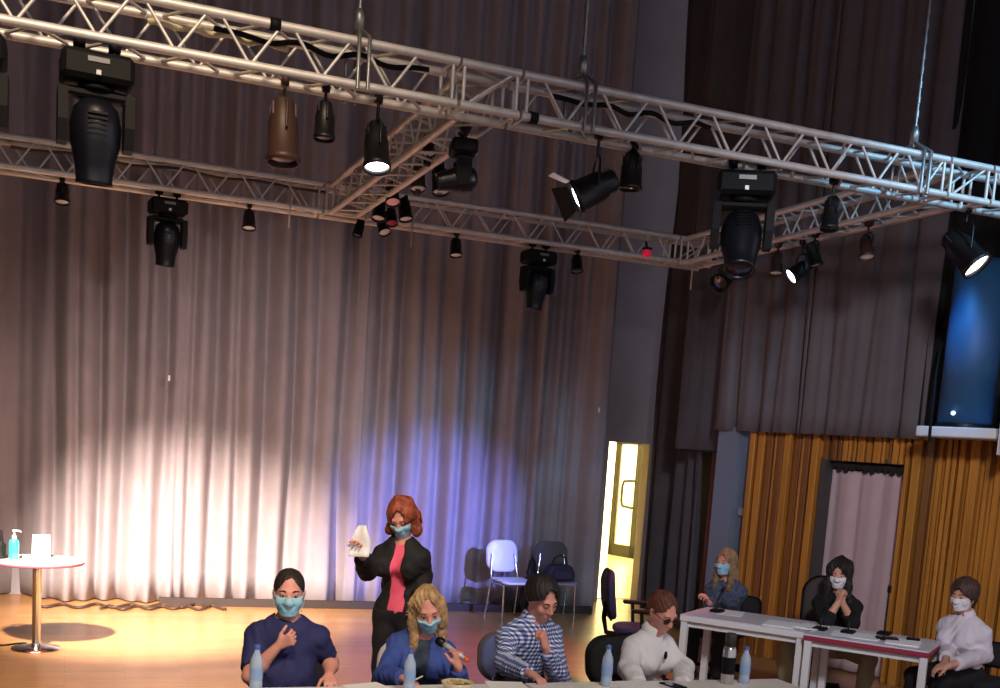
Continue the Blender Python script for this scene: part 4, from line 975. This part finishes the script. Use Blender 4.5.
    # mask
    if g['mask']:
        mk, dz_ = g['mask']; Rn = np.array([[Rh[i][j] for j in range(3)] for i in range(3)])
        HP = [p for p in head_prims(hc, Rh, hs, False)]
        c0 = q(0, .05, -.052+dz_); ex = [Rh @ Vector(v) for v in ((1, 0, 0), (0, 1, 0), (0, 0, 1))]
        def post(D, X, Y, Z):
            x, y, z = X-c0.x, Y-c0.y, Z-c0.z; u = [x*e.x+y*e.y+z*e.z for e in ex]
            bx = np.maximum(np.maximum(np.abs(u[0])-.066*hs, np.abs(u[2])-.05*hs), -(u[1]+.035*hs)+.0)
            sh = np.maximum(D-.0, -(D+.016)); return np.maximum(np.maximum(D, bx), -(D+.022))
        V, F = solve(HP, .0055, inf=.009, post=post); o = np_mesh('face_mask', V, F, mk, root)
        for sx in (-1, 1): MB().tube([q(sx*.06, .045, -.03+dz_), q(sx*.079, .0, .022), q(sx*.084, -.02, .004), q(sx*.077, .0, -.04), q(sx*.062, .045, -.085+dz_)], .0014, 5).build('ear_loop', mk, o)
    def garment(name, m, tags, inf, cuts=None, post=None, infl=None, r=None):
        pr = [p for p in P if p.tag in tags]; V, F = solve(pr, r or max(res, .0085), inf, cuts, post, infl); return np_mesh(name, V, F, m, root)
    def armcut(frac):
        c = {}
        for sd in 'RL':
            sh, el, wr = joints[sd][:3]
            if frac <= 1: pt = sh.lerp(el, frac); nn = (el-sh).normalized(); c['uarm'+sd] = [(pt, nn)]
            else: pt = el.lerp(wr, frac-1); nn = (wr-el).normalized(); c['farm'+sd] = [(pt, nn)]
        return c
    def neckpost(rad, depth=0., vee=0., zlow=None, open_=0., placket=None):
        ex_, ey_ = g['Ru'] @ Vector((1, 0, 0)), g['Ru'] @ Vector((0, 1, 0))
        ctr = nb+Vector((0, .02, .035)); a = cap(nb+Vector((0, .0, -.0)), hc, rad, rad*1.25)
        f0 = nb+fwd*.09
        def post(D, X, Y, Z):
            D = np.maximum(D, -dist(a, X, Y, Z, 0))
            if depth:
                v = cap(f0+Vector((0, .03, .03)), U(0, .14, .5-depth), vee, vee*.25 if not open_ else open_, '', 0); v2 = cap(f0+Vector((0, .12, .03)), U(0, .25, .5-depth), vee, vee*.25 if not open_ else open_)
                D = np.maximum(D, -np.minimum(dist(v, X, Y, Z, 0), dist(v2, X, Y, Z, 0)))
            if placket:
                of_, wt, wb = placket; x, y, z = X-pel.x, Y-pel.y, Z-pel.z; u = x*ex_.x+y*ex_.y+z*ex_.z; v = x*ey_.x+y*ey_.y+z*ey_.z
                t_ = np.clip((nb.z-Z)/max(nb.z-pel.z, .1), 0, 1.2); D = np.maximum(D, -np.maximum(np.abs(u-of_)-(wt+(wb-wt)*t_), .015-v))
            if zlow is not None: D = np.maximum(D, zlow-Z)
            return D+.004*np.sin(X*38+Z*26+Y*17)*np.sin(Z*31-X*14)+.003*np.sin(Z*70+Y*45+6*np.sin(X*22))*np.sin(X*26+Y*20+2)
        return post
    ctx = dict(P=P, joints=joints, root=root, garment=garment, armcut=armcut, neckpost=neckpost, U=U, q=q, Rh=Rh, hc=hc, nb=nb, pel=pel, fwd=fwd, hs=hs, S=S, W2L=W2L, loc=loc, Rz=Rz, L2W=lambda v: Rz @ Vector(v)+loc)
    ALLARM = {'uarmR', 'uarmL', 'farmR', 'farmL'}
    if g['top']: g['top'](ctx)
    if g['trousers']:
        if stand: zl = .08
        zt = pel.z+(.015 if stand else .1)
        def post(D, X, Y, Z): return np.maximum(np.maximum(D, Z-zt), .07-Z)+.003*np.sin(Z*40+X*20)
        garment('trousers', g['trousers'], {'hip', 'thigh', 'shin', 'torso'}, .013, post=post)
    sm = g['shoe'] or BLK
    pr = [p for p in P if p.tag == 'foot']
    for i in range(2): V, F = solve(pr[i:i+1], .008, .008, post=lambda D, X, Y, Z: np.maximum(D, .004-Z)); np_mesh('shoe', V, F, sm, root)
    if g['extra']: g['extra'](ctx)
    return ctx
def collar(ctx, m, r=.075, h=.035):
    nb, hc = ctx['nb'], ctx['hc']; ax = (hc-nb).normalized(); fw = ctx['fwd']; mb = MB(); M = M4(frame(ax, (1, 0, 0)), nb+ax*.015); vs, fs = [], []
    n = 28; prof = [(r*.92, .0), (r*.86, h), (r*.96, h*.95), (r*1.22, .0-.006), (r*1.18, -.01)]
    for i in range(n+1):
        a = math.radians(75)+math.radians(390-45+15)*0
        a = math.radians(-90+22)*-1+0
        t = math.radians(90+30)+math.radians(360-60)*i/n; dp = .035*(abs(i/n-.5)*2)**6
        for rr, z in prof: vs.append(M @ Vector((rr*math.cos(t), rr*math.sin(t), z-(dp if rr > r else 0))))
    k = len(prof)
    for i in range(n):
        for j in range(k-1): a = i*k+j; fs.append((a, a+k, a+k+1, a+1))
    mb.add(vs, fs, 0, True); o = mb.build('collar', m, ctx['root']); solid(o, .004); return o
# ------------------------------------------------------------------ the cast
ALLARM = {'uarmR', 'uarmL', 'farmR', 'farmL'}
NAVY = mat('navy_jersey', (30, 34, 84), .8, bump=.2, bscale=60); DKTR = mat('dark_trousers', (24, 24, 32), .85); BLUEJ = mat('blue_jacket_cloth', (52, 76, 150), .8, noise=.15, nscale=14, bump=.25, bscale=70)
TEAL = mat('dark_teal_blouse', (34, 50, 72), .7); PLAID = mat_plaid(); WSHIRT = mat('white_cotton', (226, 226, 228), .8, bump=.2, bscale=50); BLZ = mat('black_blazer_cloth', (20, 19, 22), .8, bump=.2, bscale=60)
PINK = mat('pink_blouse', (236, 92, 124), .7); PALEP = mat('pale_pink_scarf', (240, 196, 196), .8); BLKT = mat('black_knit', (16, 15, 18), .9, bump=.3, bscale=120); BEIGE = mat('beige_trousers', (150, 136, 104), .85); PATT = mat('patterned_grey_blue_wool', (70, 80, 100), .9, noise=.55, nscale=34)
BLKSK = mat('black_skirt', (16, 15, 18), .85)
FACE = math.radians(-103)
def W_(x, y, Y): return (x, y, Y)
# person in navy
def top_navy(c):
    c['garment']('shirt', NAVY, {'hip', 'torso', 'uarmR', 'uarmL'}, .012, cuts=c['armcut'](.82), post=c['neckpost'](.072, zlow=c['pel'].z-.06), infl={'uarmR': .004, 'uarmL': .004})
build_person('seated person in navy T-shirt and blue mask, holding a hand to the chest', (290, 570), 5.83, FACE, seat=.45, S=.87, bulk=1.12, lean=-.04, head_rot=(.06, .0, .06), skin=SKINR,
    arms={'R': dict(px=(279, 645, 5.64), elbow=(250, 676, 5.72), palm=(.2, -1, .1), thumb=(0, .2, 1), dir=(-.8, .3, .5), curl=1.0), 'L': dict(px=(329, 675, 5.6), elbow=(331, 662, 5.85), palm=(0, 0, -1), thumb=(1, .3, 0), dir=(-.12, .9, -.35), curl=.3)},
    hair=dict(rgb=(34, 26, 24), t=.006, front=.068, fw=.064, nape=-.03), top=top_navy, trousers=DKTR, mask=(MASKB, 0), hs=1.05)
# blonde person in blue
def top_blonde(c):
    c['garment']('blouse', TEAL, {'hip', 'torso'}, .008, post=c['neckpost'](.064, zlow=c['pel'].z-.05))
    c['garment']('jacket', BLUEJ, {'hip', 'torso'}|ALLARM, .017, cuts=c['armcut'](1.93), post=c['neckpost'](.07, placket=(0, .045, .06), zlow=c['pel'].z-.04), infl={'farmR': .006, 'farmL': .006})
def ex_pen(c):
    el, wr = c['joints']['R'][1:3]
cb = build_person('seated blonde person in blue jacket with lowered mask, speaking into a microphone', (427, 590), 5.93, FACE-.1, seat=.44, fem=True, S=.97, lean=.22, side=-.1, head_rot=(.42, .12, .12), skin=SKINR,
    arms={'R': dict(px=(404, 679, 5.56), elbow=(383, 676, 5.8), palm=(.2, .2, -1), thumb=(-1, .5, .2), dir=(-.75, .8, -.1), curl=.7), 'L': dict(px=(458, 667, 5.6), elbow=(460, 692, 5.74), palm=(.55, -.6, .1), thumb=(.6, .3, .6), dir=(.05, .1, 1), curl=1.15, tc=.9)},
    hair=dict(rgb=(164, 132, 92), t=.012, len=.52, w=.088, front=.07, fw=.06, wave=.006, wz=9), top=top_blonde, trousers=DKTR, mask=(MASKB, -.02), hs=1.0)
# person in checked shirt
def top_plaid(c):
    c['garment']('shirt', PLAID, {'hip', 'torso'}|ALLARM, .013, cuts=c['armcut'](1.9), post=c['neckpost'](.064, .2, .03, zlow=c['pel'].z-.06), infl={'farmR': .006, 'farmL': .006})
    collar(c, PLAID, .068, .036)
build_person('seated person in blue and white checked shirt, fist held to the mouth', (545, 581), 5.97, FACE+.42, seat=.45, S=.93, bulk=1.03, lean=.3, head_rot=(.42, .1, .05), skin=SKINR,
    arms={'R': dict(px=(531, 674, 5.55), elbow=(505, 664, 5.9), palm=(.2, 0, -1), thumb=(-1, .6, .2), dir=(-.25, .9, -.25), curl=.5), 'L': dict(px=(545, 647, 5.72), elbow=(562, 684, 5.85), palm=(.6, -.9, .2), thumb=(.1, -.5, .8), dir=(.25, -.05, 1), curl=1.2, tc=.9)},
    hair=dict(rgb=(30, 24, 24), t=.012, front=.076, fw=.066, nape=-.03, vol=.012), top=top_plaid, trousers=DKTR, hs=1.03)
# person in white shirt and glasses
def top_white(c):
    c['garment']('shirt', WSHIRT, {'hip', 'torso'}|ALLARM, .016, cuts=c['armcut'](1.85), post=c['neckpost'](.062, .16, .03, zlow=c['pel'].z-.02), infl={'farmR': .012, 'farmL': .012, 'uarmR': .01, 'uarmL': .01})
    collar(c, WSHIRT, .066, .038)
    p = c['U'](0, .125, .40)+c['fwd']*.02
    mb = MB(); mb.sphere((0, 0, 0), (.014, .008, .026), None, 8); mb.build('pendant', BLK, c['root'], Matrix.Translation(p))
def ex_glasses(c):
    q, hs, Rh = c['q'], c['hs'], c['Rh']; gl = mat('dark_red_glasses', (70, 24, 30), .25); mb = MB()
    for sx in (-1, 1):
        ring = [q(sx*.032+.026*math.cos(a), .099-abs(math.cos(a)*sx+.0)*.004, .004+.019*math.sin(a)) for a in [2*PI*k/18 for k in range(19)]]; mb.tube(ring, .0032, 6, caps=False)
        mb.tube([q(sx*.058, .094, .008), q(sx*.074, .05, .012), q(sx*.082, -.01, .01)], .003, 6)
    mb.tube([q(-.007, .103, .008), q(.007, .103, .008)], .003, 6); o = mb.build('glasses', gl, c['root'])
    mb = MB()
    for sx in (-1, 1): mb.sphere(q(sx*.032, .098, .004), (.025*hs, .003, .018*hs), Rh, 10)
    mb.build('tinted_lens', mat('tinted_glass', (50, 26, 30), .1, spec=.8), o)
build_person('seated person in white shirt and dark glasses, looking down', (668, 595), 5.8, FACE+.5, seat=.44, fem=True, S=.92, bulk=1.0, lean=.24, head_rot=(.5, .02, -.05), skin=SKINR,
    arms={'R': dict(px=(640, 688, 5.5), elbow=(628, 668, 5.75), palm=(0, 0, -1), thumb=(-1, .4, 0), curl=.4), 'L': dict(px=(682, 688, 5.45), elbow=(684, 668, 5.8), palm=(0, 0, -1), thumb=(1, .4, 0), curl=.4)},
    hair=dict(rgb=(92, 50, 34), t=.008, front=.072, fw=.065, nape=-.03), top=top_white, trousers=DKTR, hs=1.0, extra=ex_glasses)
# standing person
def top_stand(c):
    c['garment']('blouse', PINK, {'hip', 'torso'}, .008, post=c['neckpost'](.07, .1, .045, zlow=c['pel'].z-.0), infl={'hip': .006})
    c['garment']('blazer', BLZ, {'hip', 'torso'}|ALLARM, .018, cuts=c['armcut'](1.92), post=c['neckpost'](.066, placket=(-.01, .03, .055), zlow=c['pel'].z-.14), infl={'farmR': .008, 'farmL': .008, 'uarmR': .006, 'uarmL': .006, 'hip': .004})
cst = build_person('standing person in black blazer and pink top, raising a white paper', (400, 501), 7.05, math.radians(-126), stand=True, fem=True, bulk=.9, lean=.02, head_rot=(.55, .05, 0), skin=SKINR, legs_open=.09,
    arms={'R': dict(px=(362, 556, 6.78), elbow=(367, 572, 7.02), palm=(.3, .9, .1), thumb=(.3, .2, 1), dir=(.1, .35, 1), curl=.6, tc=.7), 'L': dict(px=(418, 598, 6.98), elbow=(424, 574, 7.08), palm=(1, 0, 0), thumb=(0, 1, 0), curl=.35)},
    hair=dict(rgb=(142, 66, 40), t=.016, front=.06, fw=.058, len=.06, w=.045, vol=.004, wave=.005, nz=.75), top=top_stand, trousers=DKTR, mask=(MASKB, -.012), hs=1.0)
# woman at the left side desk
def top_patt(c):
    c['garment']('jacket', PATT, {'hip', 'torso'}|ALLARM, .017, cuts=c['armcut'](1.92), post=c['neckpost'](.066, .12, .05, zlow=c['pel'].z-.05), infl={'farmR': .006, 'farmL': .006})
FS = math.atan2(-DN.y, -DN.x)
build_person('seated person with blonde hair and blue mask in dark patterned jacket behind the side desk', (728, 550), 8.72, FS-.05, seat=.45, fem=True, lean=.12, head_rot=(.05, 0, -.2), res=.009,
    arms={'R': dict(px=(709, 603, 8.35), elbow=(712, 604, 8.66), palm=(.5, .6, 0), thumb=(.2, .1, 1), dir=(.2, .6, .8), curl=.8), 'L': dict(local=(.1, .3, .1), pole=(.5, -.4, -.6), curl=.3)},
    hair=dict(rgb=(138, 112, 78), t=.014, len=.24, w=.07, front=.045, fw=.056, wave=.004), top=top_patt, trousers=DKTR, mask=(MASKB, 0))
# dark haired person
def top_black(c):
    c['garment']('sweater', BLKT, {'hip', 'torso'}|ALLARM, .015, cuts=c['armcut'](1.45), post=c['neckpost'](.06, zlow=c['pel'].z-.05), infl={'uarmR': .006, 'uarmL': .006})
build_person('seated person with long dark hair in black, both hands raised to a white mask', (841, 561), 7.72, FS+.12, seat=.45, fem=True, lean=.1, head_rot=(.12, 0, -.02), res=.009, legs_open=.2, legx=((.12, 0, 0), (-.12, 0, 0)),
    arms={'R': dict(px=(838.5, 602, 7.42), elbow=(826, 622, 7.45), palm=(-.7, -.5, 0), thumb=(0, -.6, .5), dir=(-.12, .0, 1), curl=.9), 'L': dict(px=(842, 602, 7.42), elbow=(853, 624, 7.42), palm=(.7, -.5, 0), thumb=(0, -.6, .5), dir=(.12, .0, 1), curl=.9)},
    hair=dict(rgb=(28, 20, 20), t=.02, len=.5, w=.125, front=.045, fw=.052, wave=.006, vol=.012), top=top_black, trousers=BEIGE, mask=(MASKW, 0))
# person at the far right
def top_blouse(c):
    c['garment']('shirt', mat('pale_pinkish_cotton', (218, 208, 216), .8, bump=.2, bscale=50), {'hip', 'torso'}|ALLARM, .017, cuts=c['armcut'](1.8), post=c['neckpost'](.062, .14, .035, zlow=c['pel'].z-.06), infl={'farmR': .008, 'farmL': .008, 'uarmR': .006, 'uarmL': .006})
    collar(c, mat('pale_pinkish_cotton', (218, 208, 216), .8), .066, .034)
build_person('seated person in pale shirt and black skirt at the far right, hands in lap', (966, 581), 6.6, math.radians(192), seat=.46, fem=True, bulk=1.12, lean=.08, head_rot=(.12, 0, .05), res=.009, legs_open=.09,
    arms={'R': dict(px=(945, 662, 6.35), elbow=(950, 645, 6.75), palm=(-.3, 0, -1), thumb=(-1, .3, .3), dir=(-.2, .9, -.25), curl=.6), 'L': dict(px=(948, 666, 6.22), elbow=(984, 655, 6.45), palm=(.3, 0, -1), thumb=(.3, .9, .3), dir=(.6, .7, -.25), curl=.6)},
    hair=dict(rgb=(66, 44, 36), t=.018, front=.035, fw=.056, nape=-.06, tail=True, vol=.012), top=top_blouse, trousers=BLKSK, mask=(MASKW, 0))

# things in hands
def mic_at(label, p, d, L=.22):
    d = Vector(d).normalized(); t = thing('hand_microphone', label, 'microphone', p); M = M4(frame(d), (0, 0, 0))
    MB().lathe([(0, -L), (.011, -L), (.012, -L*.6), (.017, -.03), (.017, 0), (0, 0)], M, 18).build('mic_body', mat('silver_grey_plastic', (190, 194, 200), .35, .3), t)
    MB().lathe([(0, -.002), (.019, 0), (.026, .018), (.026, .038), (.018, .056), (0, .062)], M, 18).build('mic_grille', BLKM, t)
    MB().lathe([(0, -L-.02), (.0125, -L-.018), (.0125, -L+.004), (0, -L+.004)], M, 14).build('end_ring', mat('orange_ring', (240, 110, 40), .4), t)
mh = at_y(441, 638, 5.72); mt = at_y(463, 653, 5.6); d = (mh-mt).normalized()
jw, jd, jp = cb['joints']['L'][2:5]; grip = cb['L2W'](jw+jd*.082+(jp-jd*jp.dot(jd)).normalized()*.03)
mic_at('silver microphone with black grille held by the blonde person in blue', grip+d*.075, d, .155)
pp = at_y(408, 683, 5.5); qq = at_y(423, 676, 5.46); t = thing('pen', 'white pen in the hand of the blonde person writing', 'pen', pp)
MB().tube([(0, 0, 0), (qq-pp)*.12, (qq-pp)], [.001, .0045, .0045], 8).build('barrel', WPAINT, t); MB().tube([(qq-pp)*.98, (qq-pp)*1.08], .0035, 8).build('clip_end', BLK, t)
pc = at_y(360.5, 541, 6.74); t = thing('paper_sheet', 'white paper held up by the standing person in black blazer', 'paper', pc)
ux, uz = Vector((.85, -.35, 0)).normalized(), Vector((.12, .18, 1)).normalized(); vs, fs = [], []; n = 8
for i in range(n+1):
    for j in range(n+1):
        a, b = i/n-.5, j/n-.5; nrm = ux.cross(uz); w_ = .13*(1-1.2*max(0, b)); vs.append(ux*(a*w_)+uz*(b*.2)+nrm*(.012*math.sin(a*5)+.01*math.sin(b*7)))
for i in range(n):
    for j in range(n): k = i*(n+1)+j; fs.append((k, k+1, k+n+2, k+n+1))
mb = MB(); mb.add(vs, fs, 0, True); solid(mb.build('sheet', PAPER, t), .0012)
# chairs under the seated people
def under(px, py, Y, dx=0, dy=0): p = at_y(px, py, Y); return (p.x+dx, p.y+dy)
office_chair('dark chair behind the person in navy T-shirt', under(287, 640, 6.0), FACE-PI/2+PI/2*0, mat('dark_navy_fabric', (22, 24, 44), .85), BLK, False, hb=.9, seat=.43, wide=.5)
x_, y_ = under(418, 650, 6.12); shell_chair('white chair partly hidden behind the blonde person in blue', (x_-.06, y_), FACE-PI/2-.15, WSH, WSH, CHROME, h=.36)
x_, y_ = under(523, 650, 6.25); office_chair('blue upholstered chair behind the person in checked shirt', (x_+.05, y_), FACE-PI/2+.2, BLUEF, GREYF, False, hb=.83, seat=.43, wide=.44)
x_, y_ = under(645, 650, 6.12); office_chair('black office chair behind the person in white shirt and dark glasses', (x_+.04, y_), FACE-PI/2+.55, BLKF, BLK, True, hb=.84, seat=.43, wide=.48)
x_, y_ = under(728, 600, 8.85); office_chair('black chair behind the person in dark patterned jacket', (x_, y_), FS-PI/2, BLKF, BLK, False, hb=.74, seat=.43)
x_, y_ = under(830, 600, 7.95); office_chair('grey high backed chair behind the person with long dark hair', (x_, y_), FS-PI/2+.35, mat('brown_grey_fabric', (72, 64, 62), .85), BLK, False, hb=1.04, seat=.43, wide=.4)
x_, y_ = under(972, 640, 6.62); office_chair('black chair under the person in pale shirt at the far right', (x_+.05, y_), math.radians(205)-PI/2, BLKF, BLK, False, hb=.72, seat=.44)
for px, py, par_, lab in ((169, 378, c1, 'a'), (599, 410, c2, 'b')):
    Yp = 12.55 if par_ is c1 else 12.3
    p = at_y(px, py, Yp); mb = MB(); mb.box(p, (.012, .006, .03), bev=.004); mb.build('white_tag', PAPER, par_)
# ------------------------------------------------------------------ light
def spot(name, loc, tgt, watt, col, ang, blend=.6, size=.12):
    l = bpy.data.lights.new(name, 'SPOT'); l.energy = watt; l.color = lin(col); l.spot_size = math.radians(ang); l.spot_blend = blend; l.shadow_soft_size = size
    o = bpy.data.objects.new(name, l); C.objects.link(o); o.location = loc; o.rotation_euler = (Vector(tgt)-Vector(loc)).to_track_quat('-Z', 'Y').to_euler(); return o
def area(name, loc, tgt, watt, col, sx, sy):
    l = bpy.data.lights.new(name, 'AREA'); l.energy = watt; l.color = lin(col); l.shape = 'RECTANGLE'; l.size = sx; l.size_y = sy
    o = bpy.data.objects.new(name, l); C.objects.link(o); o.location = loc; o.rotation_euler = (Vector(tgt)-Vector(loc)).to_track_quat('-Z', 'Y').to_euler(); return o
# stage lamps on the rig
spot('stage_lamp_warm', (-1.0, 7.05, 3.75), (1.05, 11.9, .15), 13500, (255, 232, 212), 40, 1., .1)
spot('stage_lamp_wash', (1.62, 6.6, 3.28), (1.9, 12.6, 1.7), 760, (255, 234, 228), 56, 1., .12)
spot('follow_spot_blue', (7.2, -.6, 4.8), (4.05, 12.6, .95), 19000, (134, 142, 255), 12, 1., .06)
spot('stage_lamp_magenta', tuple(at_y(786, 281, ys(790, 277))), (3.8, 9.4, 0), 420, (255, 128, 150), 60, 1., .1)
spot('column_lamp_blue', tuple(qp(cu-.1, 1.25, 4.6)), tuple(qp(cu, .4, zl1+.25)), 240, (90, 175, 255), 26, 1., .08)
spot('stage_lamp_amber', (.9, 7.0, 3.6), (.9, 9.4, 0), 700, (255, 220, 176), 62, 1., .6)
# unseen fill spots added over the audience to brighten truss, people and wall
spot('truss_fill_left', (.0, 1.2, 7.2), (.2, 6.2, 2.9), 2500, (255, 226, 190), 48, 1., .5)
spot('people_fill', (2.2, .8, 5.8), (2.3, 5.9, .8), 760, (255, 240, 226), 46, .9, .4)
spot('wall_fill_right', (2.0, 1.0, 4.8), (6.6, 8.6, 1.5), 1300, (240, 238, 246), 44, .9, .4)
spot('rig_fill_cyan', (7.2, 2.2, 6.6), (6.0, 6.6, 4.15), 1500, (140, 210, 255), 24, .9, .2)
area('lobby_light', (10, 18, 3.2), (10, 18.2, 0), 900, (255, 240, 180), 5, 4)
area('lobby_wall_fill', (12., 22.6, 3.1), (11.6, 24, .8), 700, (255, 250, 225), 2, .8)  # added lamp brightening the far lobby wall behind the door glass
w = bpy.data.worlds.new('hall'); sc.world = w; w.use_nodes = True
w.node_tree.nodes['Background'].inputs['Color'].default_value = lin((152, 148, 160))+(1,); w.node_tree.nodes['Background'].inputs['Strength'].default_value = 2.0
sc.view_settings.view_transform = 'Standard'; sc.view_settings.look = 'None'; sc.view_settings.gamma = 1; sc.view_settings.use_curve_mapping = False
sc.view_settings.exposure = 0.
